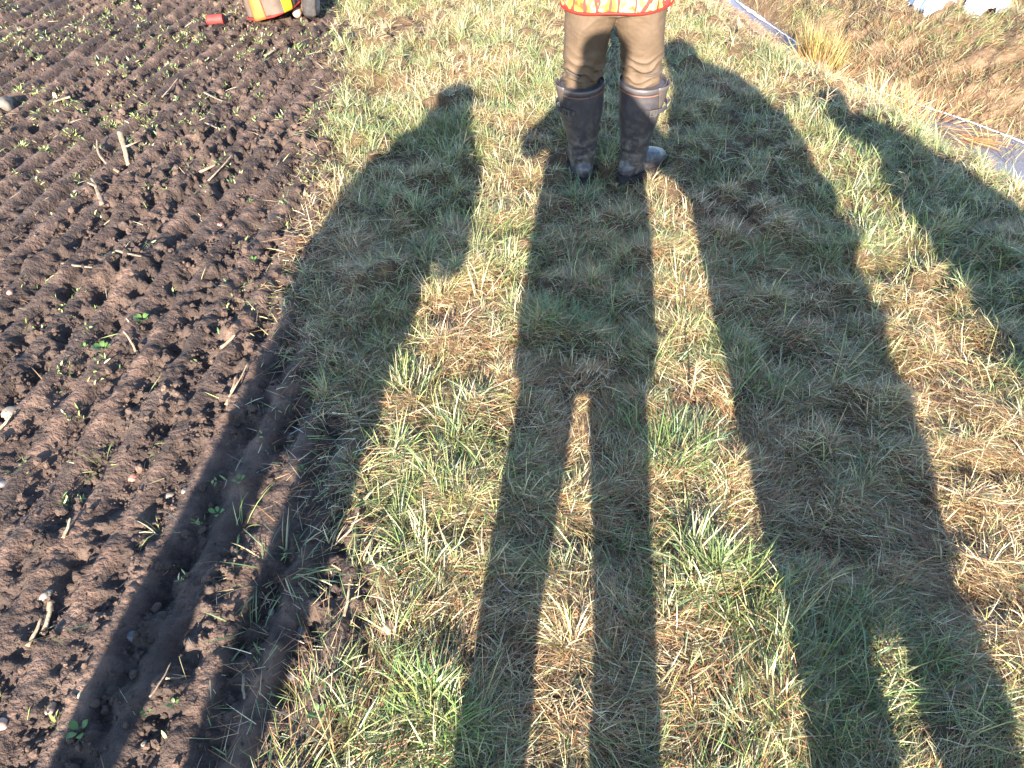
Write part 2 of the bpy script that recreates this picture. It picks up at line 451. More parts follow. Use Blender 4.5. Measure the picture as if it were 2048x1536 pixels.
ct = np.where(isg[:, None], cg, cd)
cb = ct * .6 + .4 * PA['straw'] * .8
dry_tip = (rng.uniform(0, 1, n) < .3)[:, None]
ct = np.where(dry_tip, ct * .5 + PA['pale'] * .5, ct)
L = rng.uniform(.032, .092, n) * tsz[idx]
Wd = rng.uniform(.0014, .0034, n) * np.where(isg, 1.1, .9)
kk = off_feet(bx, by)
sel = lambda *a: [q[kk] for q in a]
bx, by, baz, lean, L, Wd, cb, ct = sel(bx, by, baz, lean, L, Wd, cb, ct)
verge.add(blades(bx, by, height(bx, by) - .004, baz, lean, rng.uniform(.1, 1.2, len(bx)), L, Wd, cb, ct, nseg=3))
vg = tagit(verge.build('verge_grass', M['grass']), kind='stuff')
print('verge blades', len(bx))
# 2. matted dead straw lying on the ground
mat_ = Bag()
x, y = scatter(480000, -1.9, 3.6, .2, 6.6)
x2, y2_ = scatter(330000, -1.2, 2.4, .25, 2.6); x = np.concatenate([x, x2]); y = np.concatenate([y, y2_])
g0 = greenness(x, y)
k = verge_mask(x, y, .10) & (rng.uniform(0, 1, len(x)) < (dens(x, y) * (1.15 - .45 * g0)).clip(.1, 1)) & off_feet(x, y, .8)
x, y, g0 = x[k], y[k], g0[k]; n = len(x)
flow = 3.2 * fbm(x, y, 1.1, 2, 121)
azs = np.where(rng.uniform(0, 1, n) < .55, flow + rng.normal(0, .5, n), rng.uniform(0, 2 * PI, n))
cc = mixcol(n, dict(straw=4, pale=1.5, brown=4.5, rust=2.6, lime=.4), .28)
gg = mixcol(n, dict(green=2, blue=1, lime=2, straw=1), .25)
cc = np.where((rng.uniform(0, 1, n) < g0 * .5)[:, None], gg, cc)
mat_.add(blades(x, y, height(x, y) + rng.uniform(-.002, .016, n), azs, rng.uniform(1.15, 1.6, n), rng.uniform(-.25, .55, n), rng.uniform(.025, .085, n),
                rng.uniform(.0009, .0022, n), cc, cc * rng.uniform(.8, 1.15, (n, 1)), nseg=2))
print('straw', n)
tagit(mat_.build('dead_straw', M['straw']), kind='stuff')
# 3. straw and wisps lying over the field's margin and sparse weeds in the field
fl = Bag()
x, y = scatter(30000, -4.6, -.2, .3, 6.2)
dfe = field_edge(y) - x
k = (dfe > -.03) & (rng.uniform(0, 1, len(x)) < np.exp(-dfe / .12) * .55 + .035)
x, y = x[k], y[k]; n = len(x)
cc = mixcol(n, dict(straw=4, pale=2, brown=2, lime=.8), .2)
fl.add(blades(x, y, height(x, y) + .004, rng.uniform(0, 2 * PI, n), rng.uniform(1.1, 1.55, n), rng.uniform(-.2, .6, n), rng.uniform(.02, .08, n) , rng.uniform(.0012, .003, n), cc, cc, nseg=3))
tagit(fl.build('straw_litter', M['straw']), kind='stuff')
wd = Bag()
nw = 2600
x, y = scatter(nw * 3, -4.8, -.4, .4, 6.4)
k = (x < field_edge(y) - .02) & (rng.uniform(0, 1, len(x)) < (.06 + .75 * sstep(2.4, 4.6, y - .35 * (x + 1.2)) * sstep(-.25, .4, fbm(x, y, 2.1, 2, 131))))
x, y = x[k], y[k]; c_ = rng.integers(4, 14, len(x)); ix = np.repeat(np.arange(len(x)), c_); n = len(ix)
sp = rng.uniform(.006, .03, len(x))[ix]
bx = x[ix] + rng.normal(0, 1, n) * sp; by = y[ix] + rng.normal(0, 1, n) * sp
ct = mixcol(n, dict(lime=5, green=2, pale=.6), .2)
wd.add(blades(bx, by, height(bx, by), rng.uniform(0, 2 * PI, n), rng.uniform(.3, 1.3, n), rng.uniform(0, .8, n), rng.uniform(.008, .028, n), rng.uniform(.003, .007, n), ct * .9, ct, nseg=3))
tagit(wd.build('field_weeds', M['grass']), kind='stuff')
# 4. far bank: combed, matted dry grass
fb = Bag()
x, y = scatter(260000, 1.7, 4.9, 2.8, 7.0)
wr = water_c(y) + water_hw(y)
dn = .75 + .6 * fbm(x, y, 3.5, 2, 141)
k = (x > wr + .02) & (rng.uniform(0, 1, len(x)) < dn.clip(.15, 1) * sstep(.0, .25, x - wr + .1))
# keep the snow clear
for sp_pts in SNOWS:
    ins, dm = poly_info(sp_pts, x, y); k &= ~(ins | (dm < .03))
x, y = x[k], y[k]; n = len(x)
fa = .55 + 1.3 * fbm(x, y, .9, 2, 151) + rng.normal(0, .75, n)
pr_ = fbm(x, y, 1.2, 2, 161)
cc = np.where((rng.uniform(0, 1, n) < .12 + .35 * (pr_ > .35))[:, None], mixcol(n, dict(lime=2, green=1, straw=2)), mixcol(n, dict(straw=4, pale=1, brown=5, rust=2.4), .35) * .75)
fb.add(blades(x, y, height(x, y) + rng.uniform(0, .02, n), fa, rng.uniform(.7, 1.5, n), rng.uniform(-.1, .9, n), rng.uniform(.035, .11, n), rng.uniform(.0014, .0032, n), cc * .75, cc, nseg=3))
x, y = scatter(30000, 1.0, 2.4, 4.3, 7.0)
k = (x > bank_edge(y)) & (x < water_c(y) - water_hw(y) + .01)
x, y = x[k], y[k]; n = len(x); cc = mixcol(n, dict(mud=6, russet=2, straw=2, lime=.8))
fb.add(blades(x, y, height(x, y) + rng.uniform(0, .01, n), rng.uniform(0, 2 * PI, n), rng.uniform(.9, 1.5, n), rng.uniform(-.1, .6, n), rng.uniform(.02, .06, n), rng.uniform(.002, .004, n), cc * .9, cc, nseg=3))
tagit(fb.build('dry_bank_grass', M['straw']), kind='stuff')
print('bank', n)

# crumbs and clods of soil
def ico_proto(seed, sub=2):
    bm = bmesh.new(); bmesh.ops.create_icosphere(bm, subdivisions=sub, radius=1)
    v = np.array([q.co for q in bm.verts]); f = np.array([[q.index for q in fc.verts] for fc in bm.faces]); bm.free()
    s = seed * 3.7
    r = 1 + .28 * perlin(v[:, 0] * 1.3 + s, v[:, 1] * 1.3 + v[:, 2], seed) + .18 * perlin(v[:, 0] * 2.9 + v[:, 2] * 2, v[:, 1] * 2.9 + s, seed + 1)
    return v * r[:, None], f
def rotm(n):
    q = rng.normal(0, 1, (n, 4)); q /= np.linalg.norm(q, axis=1)[:, None]; w_, a, b2, c = q.T
    return np.stack([1 - 2 * (b2 * b2 + c * c), 2 * (a * b2 - c * w_), 2 * (a * c + b2 * w_), 2 * (a * b2 + c * w_), 1 - 2 * (a * a + c * c), 2 * (b2 * c - a * w_), 2 * (a * c - b2 * w_), 2 * (b2 * c + a * w_), 1 - 2 * (a * a + b2 * b2)], 1).reshape(-1, 3, 3)
x, y = scatter(170000, -4.4, -.3, .3, 6.2)
rg = sstep(-.3, .35, fbm(x, y, 2.6, 2, 171))
k = (x < field_edge(y) + .02) & (rng.uniform(0, 1, len(x)) < (.15 + .85 * rg) * (.12 + .88 * (np.abs((((x - .11 * y) / .125) % 1.0) - .5) < .27)))
x, y = x[k], y[k]; n = len(x)
r = np.minimum(.0026 * rng.pareto(2.2, n) + .0024, np.clip(.013 + .002 * y, .014, .020))
Vs = []; Ts = []; Cs = []; off = 0
for s in range(6):
    pv, pf = ico_proto(s, 1 if s < 4 else 2)
    m = (np.arange(n) % 6) == s
    R = rotm(m.sum()) * (r[m][:, None, None])
    P = np.einsum('nij,vj->nvi', R, pv * np.array([1, .85, .7]))
    P[:, :, 0] += x[m][:, None]; P[:, :, 1] += y[m][:, None]; P[:, :, 2] += (height(x[m], y[m]) + r[m] * .25)[:, None]
    Ts.append((pf[None] + (np.arange(m.sum()) * len(pv))[:, None, None] + off).reshape(-1, 3)); Vs.append(P.reshape(-1, 3)); Cs.append(np.repeat(rng.uniform(0, .7, m.sum()) ** 2, len(pv))[:, None].repeat(3, 1)); off += m.sum() * len(pv)
tagit(fast_mesh('soil_crumbs', np.concatenate(Vs), np.zeros((0, 4), int), M['soil'], False, np.concatenate(Cs), np.concatenate(Ts)), kind='stuff')
print('crumbs', n)

# ---------------------------------------------------------------- solids joined by voxel remeshing (people, boots, clothes)
def tube(bm, pts, rad, seg=20, ex=(1, 1), caps=True, up=None):
    """rounded tapered tube along a polyline; rad scalar per point or (ra, rb)"""
    P = [Vector(p) for p in pts]; R = [(q, q) if not isinstance(q, (tuple, list)) else q for q in rad]
    PP = []; RR = []
    if caps:
        d = (P[0] - P[1]).normalized(); r0 = min(R[0])
        for a in (.97, .75, .4): PP.append(P[0] + d * r0 * a); s = math.sqrt(1 - a * a); RR.append((R[0][0] * s, R[0][1] * s))
    PP += P; RR += R
    if caps:
        d = (P[-1] - P[-2]).normalized(); r0 = min(R[-1])
        for a in (.4, .75, .97): PP.append(P[-1] + d * r0 * a); s = math.sqrt(1 - a * a); RR.append((R[-1][0] * s, R[-1][1] * s))
    rings = []; side = None
    for i, p in enumerate(PP):
        a = PP[max(i - 1, 0)]; b2 = PP[min(i + 1, len(PP) - 1)]; tg = (b2 - a).normalized()
        ref = Vector(up) if up else (Vector((1, 0, 0)) if side is None else side)
        if abs(ref.dot(tg)) > .97: ref = Vector((0, 1, 0)) if abs(tg.y) < .9 else Vector((0, 0, 1))
        side = (ref - tg * ref.dot(tg)).normalized(); oth = tg.cross(side)
        ra, rb = RR[i]
        rings.append([bm.verts.new(p + side * math.cos(2 * PI * k / seg) * ra * ex[0] + oth * math.sin(2 * PI * k / seg) * rb * ex[1]) for k in range(seg)])
    for i in range(len(rings) - 1):
        for k in range(seg): bm.faces.new((rings[i][k], rings[i][(k + 1) % seg], rings[i + 1][(k + 1) % seg], rings[i + 1][k]))
    bm.faces.new(rings[0][::-1]); bm.faces.new(rings[-1])
def ball(bm, c, r):
    m = Matrix.Translation(c) @ Matrix.Diagonal((*r, 1))
    bmesh.ops.create_icosphere(bm, subdivisions=3, radius=1, matrix=m)
def solid(name, bm, mat, parent, origin, voxel=.007, smooth=4, fn=None):
    me = bpy.data.meshes.new('tmp'); bm.to_mesh(me); bm.free()
    o = bpy.data.objects.new('tmp', me); COL.objects.link(o)
    md = o.modifiers.new('r', 'REMESH'); md.mode = 'VOXEL'; md.voxel_size = voxel
    sm = o.modifiers.new('s', 'SMOOTH'); sm.factor = .5; sm.iterations = smooth
    ev = o.evaluated_get(bpy.context.evaluated_depsgraph_get())
    m2 = bpy.data.meshes.new_from_object(ev)
    bpy.data.objects.remove(o); bpy.data.meshes.remove(me)
    nv = len(m2.vertices)
    co = np.empty(nv * 3, np.float32); m2.vertices.foreach_get('co', co); co = co.reshape(-1, 3)
    if fn:
        no = np.empty(nv * 3, np.float32); m2.vertices.foreach_get('normal', no)
        co = fn(co.astype(float), no.reshape(-1, 3).astype(float))
    co = co - np.array(origin)
    m2.vertices.foreach_set('co', co.astype(np.float32).ravel()); m2.update()
    m2.name = name
    m2.polygons.foreach_set('use_smooth', [True] * len(m2.polygons))
    m2.materials.clear(); m2.materials.append(mat)
    ob = bpy.data.objects.new(name, m2); COL.objects.link(ob)
    if parent is not None: ob.parent = parent
    return ob

# cloth and rubber
M['skin'] = nmat('skin', [(.3, (.50, .30, .22)), (.7, (.60, .38, .28))], 20, .5, .1, .001)
M['trouser'] = nmat('brown_trouser_cloth', [(.35, (.084, .054, .032)), (.65, (.114, .075, .046))], 5, .75, .25, .0012, 420, 4, .3)
M['cloth_dark'] = nmat('dark_cloth', [(.3, (.03, .035, .03)), (.7, (.06, .06, .05))], 8, .9, .2, .002, 300)
M['cloth_olive'] = nmat('olive_cloth', [(.3, (.07, .07, .035)), (.7, (.11, .10, .05))], 8, .9, .2, .002, 300)
M['hair'] = nmat('hair', [(.3, (.05, .03, .02)), (.7, (.12, .08, .05))], 60, .6, .5, .004)
M['sole'] = nmat('sole_rubber', [(.3, (.015, .013, .012)), (.7, (.05, .04, .035))], 30, .7, .4, .003)
M['buckle'] = nmat('dull_buckle', [(.3, (.10, .09, .08)), (.7, (.20, .18, .16))], 40, .35, 0)
M['buckle'].node_tree.nodes['Principled BSDF'].inputs['Metallic'].default_value = .5
# rubber: brown shaft, dusty towards the foot
mr, t, b = newmat('brown_boot_rubber')
co = objco(t)
base = ramp(t, noise(t, 6, 5, .6, .3, co), [(.3, (.034, .030, .034)), (.7, (.058, .050, .054))])
dust = ramp(t, noise(t, 28, 8, .75, .6, co), [(.46, (0, 0, 0)), (.68, (1, 1, 1))])
sp_ = t.nodes.new('ShaderNodeSeparateXYZ'); t.links.new(co, sp_.inputs[0])
mr_ = t.nodes.new('ShaderNodeMapRange'); mr_.inputs['From Min'].default_value = .34; mr_.inputs['From Max'].default_value = .02
mr_.inputs['To Min'].default_value = .12; mr_.inputs['To Max'].default_value = .8
t.links.new(sp_.outputs['Z'], mr_.inputs[0])
mu = t.nodes.new('ShaderNodeMath'); mu.operation = 'MULTIPLY'; t.links.new(dust, mu.inputs[0]); t.links.new(mr_.outputs[0], mu.inputs[1])
mx = t.nodes.new('ShaderNodeMixRGB'); mx.inputs[2].default_value = (.30, .25, .19, 1)
t.links.new(mu.outputs[0], mx.inputs[0]); t.links.new(base, mx.inputs[1]); t.links.new(mx.outputs[0], b.inputs['Base Color'])
b.inputs['Roughness'].default_value = .42; b.inputs['Specular IOR Level'].default_value = .5
bump(t, b, noise(t, 70, 4, .6, 0, co), .15, .002)
M['rubber'] = mr
M['rubber_edge'] = nmat('boot_edge_rubber', [(.3, (.05, .042, .040)), (.7, (.08, .066, .062))], 12, .35, .1, .001, spec=.5)
M['piping'] = nmat('red_brown_piping', [(.3, (.17, .07, .045)), (.7, (.22, .095, .06))], 12, .5, 0)
M['gusset'] = nmat('pale_gusset_rubber', [(.3, (.06, .048, .042)), (.7, (.095, .076, .066))], 20, .5, .2, .002)
M['red_trim'] = nmat('red_trim', [(.3, (.34, .014, .010)), (.7, (.42, .022, .014))], 20, .7, .1, .001)
# blaze pattern: orange and yellow cloth with dark red branches
mb, t, b = newmat('orange_branch_camouflage')
co = objco(t)
ol = ramp(t, noise(t, 16, 3, .5, .4, co), [(.34, (.60, .06, .012)), (.42, (.65, .16, .02)), (.50, (.75, .38, .06)), (.58, (.8, .55, .25)), (.66, (.62, .09, .015))])
wv = t.nodes.new('ShaderNodeTexWave'); wv.inputs['Scale'].default_value = 7; wv.inputs['Distortion'].default_value = 9; wv.inputs['Detail'].default_value = 3; wv.inputs['Detail Scale'].default_value = 2.2
mp = t.nodes.new('ShaderNodeMapping'); mp.inputs['Scale'].default_value = (1, 1, .35); t.links.new(co, mp.inputs[0]); t.links.new(mp.outputs[0], wv.inputs[0])
br = ramp(t, wv.outputs['Fac'], [(.72, (0, 0, 0)), (.78, (1, 1, 1))])
mx = t.nodes.new('ShaderNodeMixRGB'); mx.inputs[2].default_value = (.30, .035, .025, 1)
t.links.new(br, mx.inputs[0]); t.links.new(ol, mx.inputs[1]); t.links.new(mx.outputs[0], b.inputs['Base Color']); b.inputs['Roughness'].default_value = .8
M['blaze'] = mb

def hand(bm, wrist, dirv, palm_n, curl=.5, s=1.0, side=1):
    d = Vector(dirv).normalized(); n_ = Vector(palm_n); n_ = (n_ - d * n_.dot(d)).normalized(); a = d.cross(n_).normalized() * side
    w0 = Vector(wrist)
    tube(bm, [w0, w0 + d * .05 * s, w0 + d * .085 * s], [(.026, .019), (.038, .016), (.040, .014)], seg=14, up=tuple(a))
    for i, (o_, ln) in enumerate(((-.028, .062), (-.009, .075), (.010, .07), (.028, .055))):
        p = w0 + d * .085 * s + a * o_ * -1; th = 0; pts = [p]
        for j, f in enumerate((.42, .32, .26)):
            th += curl * (1 + .15 * i)
            p = p + (d * math.cos(th) + n_ * math.sin(th)) * ln * f; pts.append(p)
        tube(bm, pts, [.0092, .0088, .0082, .0074], seg=10)
    tp = w0 + d * .03 * s + a * .030
    tube(bm, [tp, tp + (a * .6 + d * .6 + n_ * .4).normalized() * .035, tp + (a * .35 + d * .8 + n_ * .6).normalized() * .062], [.012, .010, .008], seg=10)

def head(bm, c, yaw=(0, 1, 0), r=1.0):
    """skull, jaw, nose, ears, brow; yaw = direction the face looks"""
    f = Vector(yaw).normalized(); u = Vector((0, 0, 1)); s_ = f.cross(u).normalized(); c = Vector(c)
    ball(bm, c + u * .02, (.077 * r, .092 * r, .10 * r))
    tube(bm, [c + f * .02 - u * .02, c + f * .05 - u * .085], [(.062, .06), (.038, .034)], seg=18, up=tuple(s_))
    tube(bm, [c + f * .085 + u * .02, c + f * .108 - u * .022], [.008, .014], seg=10)
    tube(bm, [c + f * .086 - s_ * .022 - u * .055, c + f * .086 + s_ * .022 - u * .055], [.006, .006], seg=8)
    for q in (-1, 1):
        ball(bm, c + s_ * q * .082 - u * .005, (.012, .020, .030))
        ball(bm, c + f * .078 + s_ * q * .032 + u * .012, (.013, .010, .009))

def wellington(person, org, heel, ankle, top, rtop, fdir, outer, side_label=None):
    """one rubber boot: heel point on ground, shaft to top; outer = direction of the buckle side"""
    fd = Vector((*fdir, 0)).normalized(); A = Vector(ankle); T = Vector(top); g0 = Vector((A.x, A.y, 0))
    bm = bmesh.new()
    ax_ = [A + Vector((0, 0, -.02)), A.lerp(T, .12), A.lerp(T, .35), A.lerp(T, .6), A.lerp(T, .82), T]
    tube(bm, ax_, [.055, .059, .068, .083, .090, rtop], seg=32, caps=False)
    sd = fd.cross(Vector((0, 0, 1)))
    tube(bm, [g0 - fd * .030 + Vector((0, 0, .045)), g0 + fd * .05 + Vector((0, 0, .055)), g0 + fd * .13 + Vector((0, 0, .048)), g0 + fd * .172 + Vector((0, 0, .040))],
         [(.043, .046), (.043, .050), (.052, .042), (.043, .034)], seg=28, up=tuple(sd))
    tube(bm, [g0 - fd * .008 + Vector((0, 0, .05)), A + Vector((0, 0, .06))], [.050, .051], seg=28)
    def fn(co, no):
        z = co[:, 2]
        rel = co - np.array(A)
        an = np.arctan2(rel[:, 1], rel[:, 0])
        cr = np.exp(-((z - .13) / .045) ** 2) * (.0016 * np.sin(z * 190 + 1.6 * np.sin(an * 2 + fd.x * 3)) + .002 * perlin(an * 2, z * 40, 201))
        so = .0030 * perlin(an * 1.6 + fd.x * 5, z * 9, 202) + .0018 * perlin(an * 3, z * 22, 203)
        seam = .0018 * np.exp(-((an + PI / 2) / .05) ** 2) * (z > .1)
        co = co + no * (cr + so + seam)[:, None]
        co[:, 2] = np.maximum(co[:, 2], .012)
        return co
    boot = solid('boot', bm, M['rubber'], person, org, .0045, 6, fn)
    # sole with heel block
    V = []; Fc = []; K = 40
    outline = []
    for k in range(K):
        a = 2 * PI * k / K; c_, s__ = math.cos(a), math.sin(a)
        l = .072 + (.145 if c_ > 0 else 0.0) * c_ if c_ > 0 else .072 + 0 * c_
        xf = c_ * (.217 if c_ > 0 else .082); wd_ = .047 + .010 * max(0, math.sin((xf + .05) * 9))
        outline.append(g0 + fd * xf + sd * s__ * wd_)
    for zz in (-.012, .0, .017, .019):
        for p in outline: V.append((p.x, p.y, zz))
    for r_ in range(3):
        for k in range(K): Fc.append((r_ * K + k, r_ * K + (k + 1) % K, (r_ + 1) * K + (k + 1) % K, (r_ + 1) * K + k))
    Fc.append(tuple(range(K))[::-1]); Fc.append(tuple(range(3 * K, 4 * K)))
    mk('sole', V, Fc, M['sole'], boot, org, False)
    # rolled top edge, piping under it
    def ring(zoff, rr_, th, mat, nm, ext=0):
        ax2 = (T - A).normalized(); c = T - ax2 * zoff; V = []; Fc = []; K1 = 48; K2 = 8
        o1 = Vector((1, 0, 0)); o1 = (o1 - ax2 * o1.dot(ax2)).normalized(); o2 = ax2.cross(o1)
        for k in range(K1):
            a = 2 * PI * k / K1; rd = o1 * math.cos(a) + o2 * math.sin(a)
            for j in range(K2):
                bq = 2 * PI * j / K2
                V.append(c + rd * (rr_ + th[0] * math.cos(bq)) + ax2 * (th[1] * math.sin(bq)))
        for k in range(K1):
            for j in range(K2): Fc.append((k * K2 + j, ((k + 1) % K1) * K2 + j, ((k + 1) % K1) * K2 + (j + 1) % K2, k * K2 + (j + 1) % K2))
        return mk(nm, [tuple(v) for v in V], Fc, mat, boot, org)
    ring(.000, rtop + .0005, (.0042, .012), M['rubber_edge'], 'cuff')
    ring(.017, rtop + .0008, (.0022, .0022), M['piping'], 'piping')
    # gusset flap on the outer side
    ou = Vector((*outer, 0)).normalized(); ax2 = (T - A).normalized(); tv = ax2.cross(ou).normalized()
    V = []; Fc = []
    n1, n2 = 9, 12
    for i in range(n1):
        s_ = i / (n1 - 1); zz = .012 - .125 * s_; c = T + ax2 * zz; r_ = rtop * (1 - .10 * s_)
        for j in range(n2):
            q = (j / (n2 - 1) - .5) * 2; an = q * .48 * (1 - s_ * .75)
            bul = .012 * (1 - q * q) * (1 - s_) + .0045
            V.append(c + (ou * math.cos(an) + tv * math.sin(an)) * (r_ + bul))
    for i in range(n1 - 1):
        for j in range(n2 - 1): q = i * n2 + j; Fc.append((q, q + 1, q + n2 + 1, q + n2))
    gz = mk('gusset', [tuple(v) for v in V], Fc, M['gusset'], boot, org)
    sdm = gz.modifiers.new('s', 'SOLIDIFY'); sdm.thickness = .003
    # strap across the gusset and the buckle
    V = []; Fc = []; n2 = 16; c0 = T - ax2 * .085
    for j in range(n2):
        q = (j / (n2 - 1) - .5) * 2; an = q * .95; bl = .018 * (1 - q * q) ** 1 + .004
        rd = ou * math.cos(an) + tv * math.sin(an)
        for (dr, dz) in ((0, -.010), (.004, -.010), (.004, .010), (0, .010)): V.append(c0 + rd * (rtop * .935 + bl + dr) + ax2 * dz)
    for j in range(n2 - 1):
        for k in range(4): Fc.append((j * 4 + k, j * 4 + (k + 1) % 4, (j + 1) * 4 + (k + 1) % 4, (j + 1) * 4 + k))
    mk('strap', [tuple(v) for v in V], Fc, M['rubber'], boot, org, False)
    bq = bmesh.new(); an = -.62 if (ou.cross(Vector((0, -1, 0)))).z < 0 else .62
    rd = (ou * math.cos(an) + tv * math.sin(an)).normalized(); tt_ = ax2.cross(rd)
    cc_ = c0 + rd * (rtop * .935 + .019)
    for (u0, v0, u1, v1) in ((-.017, -.014, .017, -.010), (-.017, .010, .017, .014), (-.017, -.010, -.012, .010), (.012, -.010, .017, .010), (-.002, -.010, .002, .010)):
        ps = []
        for (uu, vv, hh) in ((u0, v0, 0), (u1, v0, 0), (u1, v1, 0), (u0, v1, 0), (u0, v0, .005), (u1, v0, .005), (u1, v1, .005), (u0, v1, .005)):
            ps.append(bq.verts.new(cc_ + tt_ * uu + ax2 * vv + rd * hh))
        for f in ((0, 3, 2, 1), (4, 5, 6, 7), (0, 1, 5, 4), (1, 2, 6, 5), (2, 3, 7, 6), (3, 0, 4, 7)): bq.faces.new([ps[i] for i in f])
    me = bpy.data.meshes.new('buckle'); bq.transform(Matrix.Translation(-Vector(org))); bq.to_mesh(me); bq.free(); me.materials.append(M['buckle'])
    ob = bpy.data.objects.new('buckle', me); COL.objects.link(ob); ob.parent = boot
    return boot

# ---------------------------------------------------------------- the person standing ahead, seen from behind
O = (.41, 3.03, 0.0)
P1 = root('person', O, 'person standing on grass, seen from behind, brown trousers, rubber boots, orange patterned jacket', 'person')
bm = bmesh.new()
hipL, hipR = (.325, 2.99, .80), (.47, 2.99, .80)
for (hp, kn, an, fd) in ((hipL, (.285, 3.0, .47), (.305, 3.05, .09), (-.05, 1)), (hipR, (.52, 3.0, .47), (.527, 3.05, .09), (.8, .6))):
    tube(bm, [hp, kn, an], [.075, .052, .036]); f = Vector((*fd, 0)).normalized()
    tube(bm, [Vector(an) - Vector((0, 0, .04)), Vector(an) - Vector((0, 0, .045)) + f * .14], [.03, .024])
tube(bm, [(.40, 2.98, .82), (.40, 2.98, 1.0), (.40, 2.98, 1.2), (.40, 2.98, 1.34)], [(.14, .10), (.13, .095), (.15, .105), (.11, .07)])
tube(bm, [(.40, 2.98, 1.36), (.40, 2.99, 1.46)], [.055, .05])
head(bm, (.40, 3.0, 1.55), (0.1, 1, 0))
for q in (-1, 1):
    sh = Vector((.40 + q * .18, 2.98, 1.34)); el = Vector((.40 + q * .245, 2.96, 1.08)); wr_ = Vector((.40 + q * .20, 3.17, .98))
    tube(bm, [sh, el, wr_], [.045, .038, .027]); hand(bm, wr_, (-q * .3, 1, -.1), (0, 0, -1), .5, 1, q)
solid('body', bm, M['skin'], P1, O, .006, 2)
# trousers: two legs with bunched creases above the boots
bm = bmesh.new()
def ring_tube(bm, rows, yc):
    tube(bm, [(a, y_, z) for a, y_, z, rx, ry in rows], [(rx, ry) for a, y_, z, rx, ry in rows], seg=32, caps=False, up=(1, 0, 0))
ring_tube(bm, [(.282, 3.01, .36, .070, .070), (.279, 3.0, .43, .074, .076), (.286, 2.995, .50, .084, .085), (.287, 2.99, .57, .084, .088), (.290, 2.985, .64, .097, .098), (.305, 2.98, .72, .105, .105), (.33, 2.97, .80, .100, .11)], 0)
ring_tube(bm, [(.524, 3.01, .36, .070, .072), (.522, 3.0, .43, .076, .078), (.512, 2.995, .50, .084, .086), (.508, 2.99, .57, .085, .090), (.494, 2.985, .64, .099, .100), (.478, 2.98, .72, .106, .106), (.455, 2.97, .80, .100, .11)], 0)
ring_tube(bm, [(.392, 2.97, .70, .10, .09), (.392, 2.965, .76, .195, .115), (.392, 2.97, .86, .19, .12), (.396, 2.98, .98, .165, .11)], 0)
def creases(co, no):
    x_, y_, z_ = co.T
    left = x_ < .395
    cxx = np.where(left, .285, .51)
    an = np.arctan2(y_ - 2.99, x_ - cxx)
    low = np.exp(-((z_ - .465) / .065) ** 2)
    tilt = np.where(left, 1.0, -1.0)
    ph = z_ * 150 + tilt * 3.4 * np.sin(an + 1.2) + 5.0 * perlin(an * .9 + cxx * 9, z_ * 12, 211)
    fold = 1 - np.abs(np.sin(ph * .5)) ** .7 * 2
    a_ = .011 * low * fold * (.55 + .6 * perlin(an * 1.3 + 5, z_ * 8 + cxx * 20, 212).clip(-.6, .8))
    ph2 = z_ * 38 - tilt * (x_ - cxx) * 42 + 2 * perlin(x_ * 8, z_ * 8, 213)
    hi = sstep(.46, .56, z_)
    b_ = .0075 * hi * (1 - np.abs(np.sin(ph2 * .5)) * 2) * sstep(-.2, .5, perlin(x_ * 6, z_ * 6, 214))
    c_ = .004 * perlin(x_ * 16, z_ * 16 + y_ * 9, 215) + .0025 * np.abs(perlin(x_ * 28 + z_ * 14, z_ * 34, 216))
    # stitched seam of the knee patch and back seam
    s1 = -.0025 * np.exp(-((z_ - (.455 + .02 * tilt * np.sin(an))) / .0035) ** 2) * (np.cos(an + PI / 2 - tilt * -.6) > .3)
    s2 = -.004 * np.exp(-((x_ - .391) / .005) ** 2) * (z_ > .70)
    return co + no * (a_ + b_ + c_ + s1 + s2)[:, None]
solid('trousers', bm, M['trouser'], P1, O, .0042, 3, creases)
wellington(P1, O, None, (.305, 3.005, .095), (.279, 2.975, .416), .090, (-.08, 1), (-1, -.25))
wellington(P1, O, None, (.527, 3.005, .095), (.524, 2.975, .424), .093, (.75, .66), (.85, -.55))
# grey stitched tabs at the knee, seen just above the boots
for nm_, (x0_, x1_), z0_, z1_, c_ in (('knee_tab', (.215, .262), .478, .464, .283), ('knee_tab', (.528, .590), .470, .476, .518)):
    bm = bmesh.new(); pts = []
    for k_ in range(9):
        xx = x0_ + (x1_ - x0_) * k_ / 8; zz = z0_ + (z1_ - z0_) * k_ / 8
        yy = 2.997 - math.sqrt(max(0, .0865 ** 2 - (xx - c_) ** 2)) * 1.0
        pts.append((xx, yy, zz))
    tube(bm, pts, [(.0035, .005)] * 9, seg=8, caps=True)
    bm.transform(Matrix.Translation(-Vector(O))); me = bpy.data.meshes.new(nm_); bm.to_mesh(me); bm.free(); me.materials.append(M['gusset'])
    o = bpy.data.objects.new(nm_, me); COL.objects.link(o); o.parent = [c for c in P1.children if c.name.startswith('trousers')][0]
